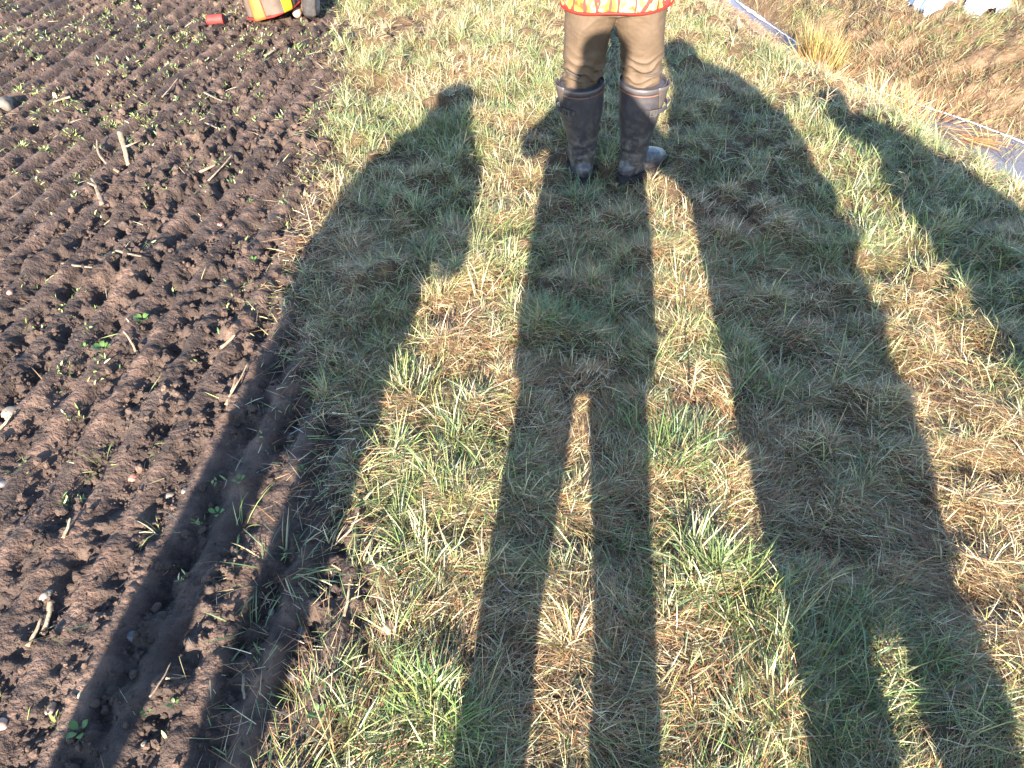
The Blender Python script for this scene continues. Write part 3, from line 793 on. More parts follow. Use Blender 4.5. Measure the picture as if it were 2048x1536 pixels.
# jacket with a red bound hem
def jacket(person, org, hem, chest, sleeves, mat, voxel=.006, trim=None, fn=None):
    bm = bmesh.new()
    tube(bm, [(a, y_, z) for a, y_, z, rx, ry in hem + chest], [(rx, ry) for a, y_, z, rx, ry in hem + chest], seg=36, caps=False, up=(1, 0, 0))
    for s_ in sleeves: tube(bm, [p[:3] for p in s_], [p[3] for p in s_], seg=20)
    j = solid('jacket', bm, mat, person, org, voxel, 3, fn)
    if trim:
        a, y_, z, rx, ry = hem[0]; V = []; Fc = []; K1, K2 = 72, 8
        for k in range(K1):
            an = 2 * PI * k / K1
            for m_ in range(K2):
                bq = 2 * PI * m_ / K2
                V.append((a + math.cos(an) * (rx + .004 * math.cos(bq)), y_ + math.sin(an) * (ry + .004 * math.cos(bq)), z + hemz(a + math.cos(an) * rx, y_ + math.sin(an) * ry) + .005 * math.sin(bq)))
        for k in range(K1):
            for m_ in range(K2): Fc.append((k * K2 + m_, ((k + 1) % K1) * K2 + m_, ((k + 1) % K1) * K2 + (m_ + 1) % K2, k * K2 + (m_ + 1) % K2))
        mk('hem_trim', V, Fc, trim, j, org)
    return j
def hemz(x_, y_): return .030 * (x_ - .39) + .004 * np.sin((x_ - .3) * 26)
def jfn(co, no):
    x_, y_, z_ = co.T
    k_ = np.exp(-((z_ - .72) / .05) ** 2)
    co = co + no * (.006 * perlin(x_ * 9, z_ * 5, 221) + .003 * perlin(x_ * 22, z_ * 16, 222))[:, None] * (1 - k_ * .8)[:, None]
    co[:, 2] += k_ * hemz(x_, y_)
    return co
slv = [[(.40 + q * .17, 2.98, 1.36, .062), (.40 + q * .25, 2.96, 1.08, .056), (.40 + q * .205, 3.16, .98, .044)] for q in (-1, 1)]
jacket(P1, O, [(.389, 2.965, .722, .207, .140), (.389, 2.965, .76, .212, .145)], [(.392, 2.97, .85, .205, .145), (.396, 2.975, 1.02, .190, .135), (.40, 2.98, 1.22, .205, .145), (.40, 2.98, 1.36, .17, .11), (.40, 2.98, 1.42, .075, .07)], slv, M['blaze'], .006, M['red_trim'], jfn)
bm = bmesh.new(); ball(bm, (.40, 2.99, 1.60), (.092, .105, .085)); tube(bm, [(.40, 3.07, 1.585), (.40, 3.14, 1.575)], [(.07, .008), (.05, .006)], up=(1, 0, 0))
solid('cap', bm, M['blaze'], P1, O, .006, 3)

# ---------------------------------------------------------------- generic person for those standing behind the camera
def bystander(label, base, hips, chest, headc, legs, arms, coat, coat_mat, leg_mat, hem_z, hat=True, face=(.1, 1, 0), tw=.075):
    """legs: [(hip, knee, ankle)], arms: [(shoulder, elbow, wrist, handdir)]; coat: [(x,y,z,rx,ry)...]"""
    r_ = root('person', base, label, 'person', None)
    bm = bmesh.new()
    hc = Vector(headc); hp = Vector(hips); ch = Vector(chest)
    tube(bm, [hp, hp.lerp(ch, .5), ch], [(.14, .10), (.13, .095), (.15, .10)], up=(1, 0, 0))
    tube(bm, [ch, ch.lerp(hc, .5), hc], [.07, .055, .055]); head(bm, hc, face)
    for h_, k_, a_ in legs:
        tube(bm, [h_, k_, a_], [.072, .052, .04])
        tube(bm, [(a_[0], a_[1], .05), (a_[0], a_[1] + .13, .04)], [.034, .028])
    for s_, e_, w_, hd in arms:
        tube(bm, [s_, e_, w_], [.045, .038, .028]); hand(bm, w_, hd, (0, 0, -1), .45, 1, 1 if s_[0] > hc.x else -1)
    solid('body', bm, M['skin'], r_, base, .008, 2)
    bm = bmesh.new()
    for h_, k_, a_ in legs: tube(bm, [h_, Vector(h_).lerp(Vector(k_), .5), k_, Vector(k_).lerp(Vector(a_), .75)], [.095, .088, tw, tw * .92], caps=False)
    tube(bm, [hp + Vector((0, 0, .03)), hp + Vector((0, 0, .14))], [(.16, .11), (.155, .11)], up=(1, 0, 0))
    solid('trousers', bm, leg_mat, r_, base, .009, 3)
    for h_, k_, a_ in legs:
        bm = bmesh.new(); a_ = Vector(a_); k_ = Vector(k_); tp = a_.lerp(k_, .78)
        tube(bm, [a_ + Vector((0, 0, -.03)), a_.lerp(k_, .3), tp], [.052, .058, tw + .006], seg=24, caps=False)
        tube(bm, [(a_.x, a_.y - .03, .045), (a_.x, a_.y + .06, .05), (a_.x, a_.y + .18, .04)], [(.042, .045), (.045, .05), (.045, .036)], up=(1, 0, 0))
        bo = solid('boot', bm, M['rubber'], r_, base, .008, 3)
        bm = bmesh.new(); tube(bm, [(a_.x, a_.y - .035, .012), (a_.x, a_.y + .19, .012)], [(.046, .018), (.05, .018)], up=(1, 0, 0))
        solid('sole', bm, M['sole'], bo, base, .007, 1)
    bm = bmesh.new()
    tube(bm, [c[:3] for c in coat], [(c[3], c[4]) for c in coat], seg=32, caps=False, up=(1, 0, 0))
    for s_, e_, w_, hd in arms: tube(bm, [s_, e_, Vector(e_).lerp(Vector(w_), .95)], [.066, .058, .046])
    solid('jacket', bm, coat_mat, r_, base, .008, 3)
    if hat:
        bm = bmesh.new(); ball(bm, hc + Vector((0, -.01, .055)), (.095, .108, .075))
        f = Vector(face).normalized(); tube(bm, [hc + f * .07 + Vector((0, 0, .035)), hc + f * .15 + Vector((0, 0, .025))], [(.06, .008), (.045, .006)], up=tuple(f.cross(Vector((0, 0, 1)))))
        solid('cap', bm, coat_mat, r_, base, .007, 3)
    else:
        bm = bmesh.new(); ball(bm, hc + Vector((0, -.015, .04)), (.084, .098, .09)); solid('hair', bm, M['hair'], r_, base, .007, 3)
    return r_
# the four people whose shadows fall into the picture: they stand behind and beside the camera, in front of the sun
y1 = -.85
bystander('person in an olive jacket standing left of the photographer', (-.90, y1, 0), (-.885, y1, .93), (-.86, y1, 1.42), (-.825, y1, 1.66),
          [((-1.01, y1, .90), (-1.03, y1, .50), (-1.03, y1, .10)), ((-.755, y1, .90), (-.757, y1, .50), (-.757, y1, .10))],
          [((-1.06, y1, 1.42), (-1.12, y1 + .02, 1.15), (-1.06, y1 + .2, 1.02), (0, 1, 0)), ((-.65, y1, 1.42), (-.578, y1, 1.20), (-.60, y1 + .2, 1.13), (-.4, 1, 0))],
          [(-.885, y1, .86, .205, .15), (-.885, y1, 1.0, .22, .155), (-.88, y1, 1.2, .225, .15), (-.86, y1, 1.40, .22, .14), (-.82, y1, 1.49, .225, .11), (-.81, y1, 1.56, .165, .10), (-.805, y1, 1.62, .11, .10), (-.81, y1, 1.72, .095, .09)], M['cloth_olive'], M['cloth_dark'], .86, face=(.7, .7, 0), tw=.068)
y2 = -.42
bystander('photographer in dark jacket with both elbows raised, behind the camera', (-.02, y2, 0), (-.02, y2, .94), (-.03, y2, 1.46), (-.03, y2, 1.725),
          [((-.11, y2, .90), (-.156, y2, .50), (-.16, y2, .10)), ((.07, y2, .90), (.114, y2, .50), (.12, y2, .10))],
          [((-.21, y2, 1.45), (-.325, y2 + .10, 1.33), (-.085, y2 + .25, 1.52), (.15, .35, .75)), ((.15, y2, 1.43), (.325, y2 + .06, 1.27), (.065, y2 + .25, 1.52), (-.15, .35, .75))],
          [(-.02, y2, .80, .225, .135), (-.02, y2, .95, .235, .135), (-.03, y2, 1.15, .235, .13), (-.03, y2, 1.32, .225, .125), (-.03, y2, 1.45, .205, .11), (-.02, y2, 1.56, .09, .09), (-.025, y2, 1.66, .078, .08)], M['cloth_dark'], M['cloth_olive'], .7, hat=True, face=(0, 1, -.3), tw=.074)
y3 = -.35
bystander('broad person in a dark coat leaning left, beside the photographer', (.72, y3, 0), (.72, y3, .90), (.62, y3, 1.42), (.415, y3, 1.72),
          [((.62, y3, .86), (.595, y3, .46), (.585, y3, .10)), ((.82, y3, .86), (.85, y3, .46), (.855, y3, .10))],
          [((.39, y3, 1.50), (.35, y3, 1.26), (.47, y3 + .18, 1.08), (0, 1, 0)), ((.84, y3, 1.42), (.955, y3, 1.16), (.93, y3 + .1, .92), (0, .3, -1))],
          [(.725, y3, .50, .235, .16), (.715, y3, .70, .265, .165), (.70, y3, .90, .285, .165), (.68, y3, 1.15, .30, .16), (.64, y3, 1.38, .28, .14), (.57, y3, 1.52, .215, .11), (.47, y3, 1.62, .14, .10), (.42, y3, 1.70, .095, .09)], M['cloth_dark'], M['cloth_dark'], .5, face=(.2, 1, 0), tw=.095)
y4 = -.30
bystander('person in a green coat bending over towards the others', (1.6, y4, 0), (1.62, y4, .90), (1.36, y4, 1.26), (1.185, y4, 1.445),
          [((1.54, y4, .86), (1.38, y4, .50), (1.34, y4, .10)), ((1.72, y4, .86), (1.78, y4, .48), (1.80, y4, .10))],
          [((1.50, y4, 1.24), (1.68, y4, 1.05), (1.60, y4 + .15, .90), (0, .5, -1)), ((1.30, y4, 1.20), (1.36, y4 + .05, 1.02), (1.40, y4 + .1, .82), (0, .3, -1))],
          [(1.64, y4, .74, .22, .15), (1.64, y4, .86, .24, .15), (1.58, y4, 1.0, .21, .14), (1.45, y4, 1.18, .165, .13), (1.33, y4, 1.32, .10, .10), (1.26, y4, 1.40, .07, .07)], M['cloth_olive'], M['cloth_dark'], .7, hat=False, tw=.075)

# ---------------------------------------------------------------- kneeling person at the top of the field
def kz(x_, y_): return float(height(x_, y_))
M['suede'] = nmat('worn_suede', [(.3, (.13, .10, .085)), (.7, (.22, .175, .15))], 30, .9, .3, .002)
KX, KY = -1.485, 4.98
K0 = (KX, KY, 0)
PK = root('person', K0, 'person kneeling on the soil, back turned, brown jacket with orange and yellow bands', 'person')
bm = bmesh.new()
for q in (-1, 1):
    tube(bm, [(KX + q * .09, KY + .05, .24), (KX + q * .11, KY + .34, .07), (KX + q * .12, KY + .10, .055)], [.075, .052, .04])
    tube(bm, [(KX + q * .12, KY + .10, .055), (KX + q * .13, KY + .0, .06)], [.036, .028])
    sh = Vector((KX + q * .17, KY + .22, .66)); el_ = Vector((KX + q * .22, KY + .38, .42)); wr_ = Vector((KX + q * .12, KY + .56, .22))
    tube(bm, [sh, el_, wr_], [.045, .038, .028]); hand(bm, wr_, (0, .6, -.8), (0, 1, 0), .5, 1, q)
tube(bm, [(KX, KY + .05, .26), (KX, KY + .13, .45), (KX, KY + .22, .66)], [(.15, .11), (.135, .10), (.15, .10)], up=(1, 0, 0))
tube(bm, [(KX, KY + .23, .68), (KX, KY + .32, .78)], [.06, .052]); head(bm, (KX, KY + .36, .85), (0, .8, -.5))
solid('body', bm, M['skin'], PK, K0, .008, 2)
bm = bmesh.new()
for q in (-1, 1): tube(bm, [(KX + q * .09, KY + .05, .22), (KX + q * .11, KY + .36, .09), (KX + q * .13, KY + .10, .075)], [.10, .078, .07])
solid('trousers', bm, M['trouser'], PK, K0, .008, 3)
for q in (-1, 1):
    bm = bmesh.new(); bx_ = KX + q * (.08 if q < 0 else .215)
    tube(bm, [(bx_ - q * .04, KY + .22, .075), (bx_, KY + .06, .065)], [.06, .052], caps=False)
    tube(bm, [(bx_, KY + .05, .07), (bx_ + q * .015, KY - .02, .10), (bx_ + q * .02, KY + .0, .17)], [(.050, .045), (.047, .05), (.044, .035)], up=(1, 0, 0))
    bo = solid('boot', bm, M['suede'] if q > 0 else M['rubber'], PK, K0, .007, 3)
    bm = bmesh.new(); tube(bm, [(bx_ + q * .012, KY - .065, .07), (bx_ + q * .02, KY - .05, .20)], [(.042, .012), (.045, .012)], up=(1, 0, 0))
    solid('sole', bm, M['sole'], bo, K0, .006, 1)
M['jack_brown'] = nmat('taupe_jacket_cloth', [(.35, (.085, .06, .044)), (.65, (.13, .092, .068))], 6, .8, .3, .002, 300)
hemk = [(KX - .015, KY + .02, .05, .160, .17), (KX - .012, KY + .02, .12, .166, .17), (KX - .01, KY + .03, .22, .182, .165), (KX - .005, KY + .07, .34, .182, .15), (KX, KY + .14, .48, .185, .13), (KX, KY + .22, .63, .20, .12), (KX, KY + .27, .72, .12, .08)]
def jk(co, no):
    x_, y_, z_ = co.T
    an = np.arctan2(y_ - KY - .02, x_ - KX)
    co = co.copy(); co[:, 2] += .22 * (x_ - KX + .16) * sstep(.5, .05, z_)
    return co + no * ((.004 * np.sin(an * 9 + z_ * 5) + .005 * (1 - 2 * np.abs(perlin(x_ * 9, z_ * 9, 232))) * sstep(.45, .05, z_) + .006 * perlin(x_ * 12, z_ * 12, 231))[:, None])
bm = bmesh.new()
tube(bm, [c[:3] for c in hemk], [(c[3], c[4]) for c in hemk], seg=40, caps=False, up=(1, 0, 0))
for q in (-1, 1): tube(bm, [(KX + q * .17, KY + .22, .66), (KX + q * .225, KY + .38, .43), (KX + q * .13, KY + .54, .25)], [.066, .058, .046])
jk_o = solid('jacket', bm, M['jack_brown'], PK, K0, .006, 3, jk)
def hem_at(z, an, off):
    zs = [c[2] for c in hemk]
    f = lambda i: float(np.interp(z, zs, [c[i] for c in hemk]))
    rr_ = .004 * math.sin(math.atan2(math.sin(an), math.cos(an)) * 9 + z * 5) * float(sstep(.45, .05, z))
    X_ = f(0) + math.cos(an) * (f(3) + off + rr_)
    return (X_, f(1) + math.sin(an) * (f(4) + off + rr_), z + .22 * (X_ - KX + .16) * float(sstep(.5, .05, z)))
def band(nm, a_lo, a_hi, wlo, whi, mat, z0=.045, z1=.62):
    V = []; Fc = []; n1, n2 = 30, 8
    for i in range(n1):
        s_ = i / (n1 - 1); z = z0 + (z1 - z0) * s_; ac = a_lo + (a_hi - a_lo) * s_; wdt = wlo + (whi - wlo) * s_
        for j in range(n2): V.append(hem_at(z, ac + wdt * (j / (n2 - 1) - .5), .012))
    for i in range(n1 - 1):
        for j in range(n2 - 1): q = i * n2 + j; Fc.append((q, q + 1, q + n2 + 1, q + n2))
    o = mk(nm, V, Fc, mat, jk_o, K0)
    md = o.modifiers.new('s', 'SOLIDIFY'); md.thickness = .003
    return o
M['orange_band'] = nmat('orange_band', [(.3, (.55, .085, .02)), (.7, (.62, .13, .035))], 10, .6, .1, .001)
M['yellow_band'] = nmat('yellow_band', [(.3, (.60, .27, .01)), (.7, (.70, .36, .02))], 10, .6, .1, .001)
band('hi_vis_band', -1.85, -2.5, .52, .42, M['orange_band'])
band('hi_vis_band', -.72, -1.5, .36, .32, M['yellow_band'])
V = []; Fc = []; K1, K2 = 90, 8
for k_ in range(K1):
    an = 2 * PI * k_ / K1; p = hem_at(.048, an, .004)
    for m_ in range(K2):
        bq = 2 * PI * m_ / K2; V.append((p[0] + math.cos(an) * .006 * math.cos(bq), p[1] + math.sin(an) * .006 * math.cos(bq), p[2] + .006 * math.sin(bq)))
for k_ in range(K1):
    for m_ in range(K2): Fc.append((k_ * K2 + m_, ((k_ + 1) % K1) * K2 + m_, ((k_ + 1) % K1) * K2 + (m_ + 1) % K2, k_ * K2 + (m_ + 1) % K2))
mk('hem_trim', V, Fc, M['red_trim'], jk_o, K0)
bm = bmesh.new(); ball(bm, (KX, KY + .35, .895), (.092, .10, .075)); solid('cap', bm, M['orange_band'], PK, K0, .006, 3)

# red tin lying on the soil
cx_, cy_ = gp(431, 43, .03); cz_ = kz(cx_, cy_)
TC = (cx_, cy_, cz_)
rt = root('tin_can', TC, 'small red tin lying on its side on the soil left of the kneeling person', 'can')
M['red_paint'] = nmat('red_paint', [(.3, (.30, .022, .018)), (.7, (.38, .045, .035))], 20, .65, .1, .001, spec=.3)
dA = Vector((1, .12, .04)).normalized(); c0 = Vector((cx_, cy_, cz_ + .030))
bm = bmesh.new(); tube(bm, [c0 - dA * .044, c0 - dA * .042, c0 + dA * .042, c0 + dA * .044], [.026, .028, .028, .026], seg=28, caps=False); bm.transform(Matrix.Translation(-Vector(TC)))
me = bpy.data.meshes.new('can_body'); bm.to_mesh(me); bm.free(); me.materials.append(M['red_paint']); o = bpy.data.objects.new('can_body', me); COL.objects.link(o); o.parent = rt
for q in (-1, 1):
    bm = bmesh.new(); tube(bm, [c0 + dA * q * .0445, c0 + dA * q * .049], [.0292, .0292], seg=28, caps=False); bm.transform(Matrix.Translation(-Vector(TC)))
    me = bpy.data.meshes.new('rim'); bm.to_mesh(me); bm.free(); me.materials.append(M['red_paint']); o = bpy.data.objects.new('rim', me); COL.objects.link(o); o.parent = rt

# ---------------------------------------------------------------- stones
def stone(px, py, r, mat, label, sq=(1, .8, .65), sink=1.0, seed=0):
    x_, y_ = gp(px, py); z_ = kz(x_, y_)
    pv, pf = ico_proto(seed + 20, 3)
    a = seed * 1.3; R = np.array([[math.cos(a), -math.sin(a), 0], [math.sin(a), math.cos(a), 0], [0, 0, 1]])
    v = (pv * np.array(sq) * r) @ R.T
    v[:, 2] += r * sq[2] * (1 - 2 * sink * .6)
    o = mk('stone', v, pf, M[mat]); o.location = (x_, y_, z_)
    return tagit(o, label, 'stone', 'stones lying on the ground')
ST = [(10, 222, .055, 'stone', 'large grey stone at the left edge of the upper field'), (597, 1256, .021, 'stone', 'rounded grey-tan stone in the shadow between two legs, near the grass edge'),
      (776, 1258, .019, 'stone_pink', 'flat pinkish stone among dead grass right of the rounded grey stone'), (334, 983, .016, 'stone_pale', 'left of two pale stones close together on dark soil'),
      (369, 981, .011, 'stone_pale', 'small right one of two pale stones close together on dark soil'), (261, 950, .014, 'stone_red', 'small red shard in a furrow left of the shadow'),
      (25, 832, .026, 'stone_pale', 'pale angular stone near the left edge above the reddish dark one'), (4, 962, .018, 'stone_dark', 'dark reddish stone cut by the left edge'),
      (96, 1197, .015, 'stone_pale', 'pale round pebble at the top of the split stalk'), (490, 271, .013, 'stone_pale', 'white pebble at the end of a thin straw in the upper field'),
      (760, 1140, .008, 'stone_pale', 'tiny pale pebble beside the matted tussock edge'), (542, 1223, .009, 'stone', 'small grey pebble in the shadow left of the rounded grey stone'),
      (5, 1455, .018, 'stone_pink', 'pinkish stone at the lower left edge'), (290, 1490, .007, 'stone_pale', 'tiny white pebble on lit soil between the leg shadows at the bottom'),
      (580, 1345, .012, 'stone_dark', 'dark round pebble low in the shaded furrow'), (266, 1275, .014, 'stone_dark', 'dark pebble inside the left leg shadow'),
      (290, 690, .016, 'stone_dark', 'dark lump of stone on the middle of the lit soil'), (440, 450, .015, 'stone_red', 'orange-brown stone in the upper field above the shadow edge'),
      (28, 600, .013, 'stone_red', 'orange pebble near the left edge at mid height'), (508, 30, .0, '', ''), (498, 52, .03, 'stone_pink', 'pinkish stone at the left end of the kneeling person\'s hem'),
      (1428, 210, .032, 'stone_dark', 'mossy dark stone in shaded grass right of the boots'), (157, 390, .014, 'stone_pale', 'pale pebble left of the splayed stalk'),
      (100, 1420, .016, 'stone_pink', 'brownish stone on lit soil near the bottom left corner'), (570, 160, .013, 'stone_pink', 'small pink stone on soil below the kneeling person'), (368, 240, .013, 'stone_pink', 'small brown stone left of the long pale stalk')]
i = 0
for s_ in ST:
    if s_[2] > 0: stone(*s_, sq=(1, random.uniform(.65, .9), random.uniform(.5, .75)), seed=i)
    i += 1

# ---------------------------------------------------------------- dry maize stalks and sticks
def stalk(p0, p1, r, mat, label, bend=.003, lift=.012, node=True, fork=None, name='dry_stalk', tip=.55, cat='stalk'):
    a = Vector((*gp(*p0, .01), 0)); b2 = Vector((*gp(*p1, .01), 0))
    a.z = kz(a.x, a.y) + r * .8; b2.z = kz(b2.x, b2.y) + r * .8 + lift
    mid0 = a.lerp(b2, .5); mz = kz(mid0.x, mid0.y) + r
    if mz > mid0.z: a.z += mz - mid0.z; b2.z += mz - mid0.z
    d = b2 - a; s_ = d.cross(Vector((0, 0, 1))).normalized()
    org = (a.x, a.y, a.z - r)
    bm = bmesh.new(); n = 14; pts = []; rad = []
    ph = random.uniform(0, 6)
    for k_ in range(n + 1):
        tt = k_ / n; p = a + d * tt + s_ * math.sin(tt * PI) * bend + s_ * .0006 * math.sin(tt * 13 + ph)
        rr_ = .8 * r * (1 - (1 - tip) * tt) * (1 + .03 * math.sin(tt * 23 + ph))
        if node and k_ in (4, 10): rr_ *= 1.16
        pts.append(p); rad.append((rr_, rr_ * .5))
    tube(bm, pts, rad, seg=12, caps=False)
    if fork:
        q0 = a + d * fork[0]; q1 = q0 + (d.normalized() * fork[1] + s_ * fork[2]) + Vector((0, 0, .008))
        tube(bm, [q0, q0.lerp(q1, .5), q1], [r * .5, r * .4, r * .2], seg=8)
    bm.transform(Matrix.Translation(-Vector(org)))
    me = bpy.data.meshes.new(name); bm.to_mesh(me); bm.free(); me.materials.append(M[mat])
    me.polygons.foreach_set('use_smooth', [True] * len(me.polygons))
    o = bpy.data.objects.new(name, me); COL.objects.link(o); o.location = org
    return tagit(o, label, cat, 'dry stalks and sticks lying on the field')
stalk((258, 335), (248, 288), .010, 'stalk', 'thick pale stalk with a splayed end and a side shoot in the upper field', fork=(.5, .01, .06), lift=.05, tip=1.5)
stalk((396, 235), (440, 277), .009, 'stalk', 'long slanting pale stalk in the upper field')
stalk((208, 418), (190, 372), .012, 'stalk_old_or_shaded', 'short thick brown stalk left of the shadow in the upper field', fork=(.7, .02, -.02))
stalk((238, 345), (202, 298), .008, 'stalk_old_or_shaded', 'thin bent brown stalk left of the splayed stalk', bend=-.03)
stalk((128, 528), (196, 560), .013, 'stalk_old_or_shaded', 'thick knobbly grey-brown stalk lying level at mid left')
stalk((240, 516), (292, 535), .010, 'stalk_old_or_shaded', 'brown stick right of the knobbly stalk')
stalk((400, 346), (436, 348), .009, 'stalk', 'short pale stalk lying level below the long slanting one', node=False)
stalk((420, 372), (470, 325), .006, 'stalk', 'thin pale stick crossing behind the short level stalk', node=False)
stalk((80, 1265), (100, 1200), .009, 'stalk', 'pale split stalk lying on the soil at lower left', lift=.004, tip=.9, node=False)
stalk((54, 1292), (84, 1235), .007, 'stalk', 'thin pale splinter below the split stalk', node=False)
stalk((445, 704), (475, 684), .008, 'stalk', 'flat pale leaf blade lying left of the shadow edge', node=False, cat='leaf')
stalk((455, 818), (478, 770), .006, 'stalk', 'left of two pale straws crossing at the shadow edge', node=False)
stalk((463, 808), (503, 748), .004, 'stalk', 'right of two pale straws crossing at the shadow edge', node=False)
stalk((412, 198), (448, 218), .009, 'stalk_old_or_shaded', 'brown stick above the long slanting stalk')
stalk((326, 200), (360, 169), .005, 'stalk', 'long thin straw lying in a furrow of the upper field', node=False)
stalk((532, 121), (553, 106), .012, 'stalk', 'short pale stalk piece near the top of the field', node=False)
stalk((340, 1368), (375, 1358), .005, 'stalk', 'short cut straw lit between the leg shadows', node=False)
stalk((487, 1345), (492, 1402), .005, 'stalk_old_or_shaded', 'grey stick in the right leg shadow at the bottom', node=False)
stalk((130, 1082), (147, 1046), .006, 'stalk', 'short pale straw above the clods at lower left', node=False)
stalk((310, 1408), (352, 1340), .003, 'stalk_old_or_shaded', 'thin dark twig pointing up from the bottom of the lit soil', node=False)
stalk((0, 872), (32, 846), .007, 'stalk', 'pale straw at the left edge under the angular stone', node=False)
stalk((690, 1073), (720, 1030), .005, 'stalk', 'pale forked twig on soil beside the grass edge', fork=(.5, .02, .02), node=False)
stalk((785, 812), (743, 808), .006, 'stalk', 'bright end of a broken stem at the edge of the shadow on grass', node=False, lift=.02)
stalk((742, 808), (722, 783), .005, 'stalk_old_or_shaded', 'shaded half of a broken stem left of its bright end', node=False, lift=.02)  # same stem as its bright end; shade put into the colour by the darker material
stalk((98, 46), (120, 52), .006, 'stalk', 'small pale chip near the top left of the field', node=False)
stalk((150, 216), (115, 222), .010, 'stalk', 'pale stalk piece right of the large grey stone', node=False)
stalk((690, 1240), (702, 1175), .005, 'stalk', 'upright pale stem lit on the soil beside the tussock', node=False, lift=.03)
stalk((270, 700), (255, 680), .005, 'stalk_old_or_shaded', 'short brown stick above the seedling', node=False)
stalk((1368, 1400), (1430, 1360), .004, 'stalk', 'straight straw lying over the grass at the lower middle', node=False)

# ---------------------------------------------------------------- plants of their own
def plant(name, px, py, n, Lr, Wr, cols, label, cat, lean=(.1, .9), spread=.03, curl=(.1, .9), dirb=None, z=None, group=None, tipc=None, nseg=4, zoff=0, jit=.28):
    x0, y0 = gp(px, py, z if z is not None else 0)
    r0 = np.sqrt(rng.uniform(0, 1, n)) * spread; a = rng.uniform(0, 2 * PI, n)
    bx = x0 + r0 * np.cos(a); by = y0 + r0 * np.sin(a)
    lx = np.cos(a) * rng.uniform(*lean, n); ly = np.sin(a) * rng.uniform(*lean, n)
    lx += rng.normal(0, jit, n); ly += rng.normal(0, jit, n)
    if dirb: lx += dirb[0]; ly += dirb[1]
    c = mixcol(n, cols, .15)
    ct = c if tipc is None else c * .6 + PA[tipc] * .4
    V, q, C = blades(bx, by, height(bx, by) - .004 + zoff, np.arctan2(ly, lx), np.hypot(lx, ly).clip(0, 1.45), rng.uniform(*curl, n), rng.uniform(*Lr, n), rng.uniform(*Wr, n), c * .7 + PA['straw'] * .2, ct, nseg=nseg)
    z0 = kz(x0, y0)
    o = fast_mesh(name, V - np.array([x0, y0, z0]), q, M['grass'], True, C); o.location = (x0, y0, z0)
    return tagit(o, label, cat, group)
G1 = 'tufts standing out of the verge'
G = dict(green=4, vivid=3, lime=1)
plant('grass_tuft', 850, 1440, 230, (.04, .12), (.0025, .005), dict(vivid=5, green=3, lime=1), 'vivid green broad-bladed tuft at the bottom between the soil and the leg shadow', 'grass tuft', spread=.08, curl=(.4, 1.5), dirb=(-.2, .1), group=G1)
plant('grass_tuft', 1130, 1275, 80, (.04, .12), (.0015, .0035), dict(pale=5, straw=2, lime=1), 'pale straw tuft leaning left in the narrow lit strip near the bottom', 'grass tuft', spread=.03, dirb=(-.35, .25), group=G1)
plant('grass_tuft', 560, 1140, 80, (.05, .13), (.0016, .0036), dict(green=3, straw=4, blue=2), 'uprooted sprawling tuft lying on dark soil', 'grass tuft', lean=(.8, 1.5), spread=.08, curl=(.2, 1.3), group=G1)
plant('grass_tuft', 500, 1260, 20, (.05, .11), (.002, .004), dict(green=4, lime=1), 'few long green blades in the shadow on soil below the sprawling tuft', 'grass tuft', lean=(.6, 1.3), spread=.03, group=G1)
plant('grass_tuft', 480, 1050, 10, (.06, .15), (.002, .004), dict(green=3, lime=2), 'thin long-bladed tuft at the edge of the leg shadow', 'grass tuft', lean=(.5, 1.3), spread=.02, group=G1)
plant('grass_tuft', 110, 1275, 5, (.07, .11), (.004, .006), dict(lime=3, pale=1), 'two pale green leaves bending from soil beside the split stalk', 'grass tuft', lean=(.9, 1.3), spread=.01, dirb=(.5, 0), group=G1)
plant('grass_tuft', 320, 1060, 7, (.06, .10), (.002, .003), dict(pale=3, lime=2), 'small looping pale tuft alone on lit soil', 'grass tuft', lean=(.4, 1.0), curl=(1.2, 2.4), spread=.012, group=G1)
plant('grass_tuft', 205, 925, 26, (.05, .10), (.002, .0035), dict(vivid=3, lime=3), 'bright green feathery tuft alone on the soil at left', 'grass tuft', lean=(.5, 1.2), spread=.03, group=G1)
plant('grass_tuft', 300, 560, 8, (.05, .11), (.003, .005), dict(green=3, lime=2), 'few green blades beside the brown stick', 'grass tuft', lean=(.7, 1.3), spread=.02, group=G1)
plant('grass_tuft', 878, 590, 90, (.08, .15), (.0018, .003), dict(pale=3, straw=3, green=1), 'pale upright bristly tuft in the left shadow near its right edge', 'grass tuft', lean=(0, .4), spread=.035, curl=(0, .4), group=G1)
plant('grass_tuft', 905, 262, 160, (.08, .16), (.0022, .004), dict(green=3, lime=3, blue=1), 'tall green tuft at the neck of the left shadow', 'grass tuft', lean=(.1, .8), spread=.07, group=G1)
plant('grass_tuft', 1160, 400, 130, (.07, .13), (.002, .004), dict(green=3, blue=3, lime=1), 'green tuft in shadow just below the left boot', 'grass tuft', spread=.06, group=G1)
plant('grass_tuft', 1120, 660, 130, (.07, .14), (.0022, .004), dict(green=4, blue=2), 'green tuft in the middle shadow beside the bare hollow', 'grass tuft', spread=.06, group=G1)
plant('grass_tuft', 820, 770, 150, (.07, .14), (.002, .004), dict(pale=3, green=3, lime=2), 'pale frosty-looking tuft on the left edge of the lit strip', 'grass tuft', lean=(0, .6), spread=.06, group=G1)
plant('grass_tuft', 1350, 920, 170, (.07, .14), (.0018, .0032), dict(green=4, blue=1, vivid=1), 'dense green tuft in the wide lit strip', 'grass tuft', lean=(.1, .8), spread=.08, dirb=(.2, .1), group=G1)
plant('grass_tuft', 1680, 1340, 150, (.08, .17), (.0018, .0032), dict(green=5, blue=2), 'long dark green tuft in the right shadow near the bottom', 'grass tuft', spread=.09, dirb=(.25, .05), group=G1)
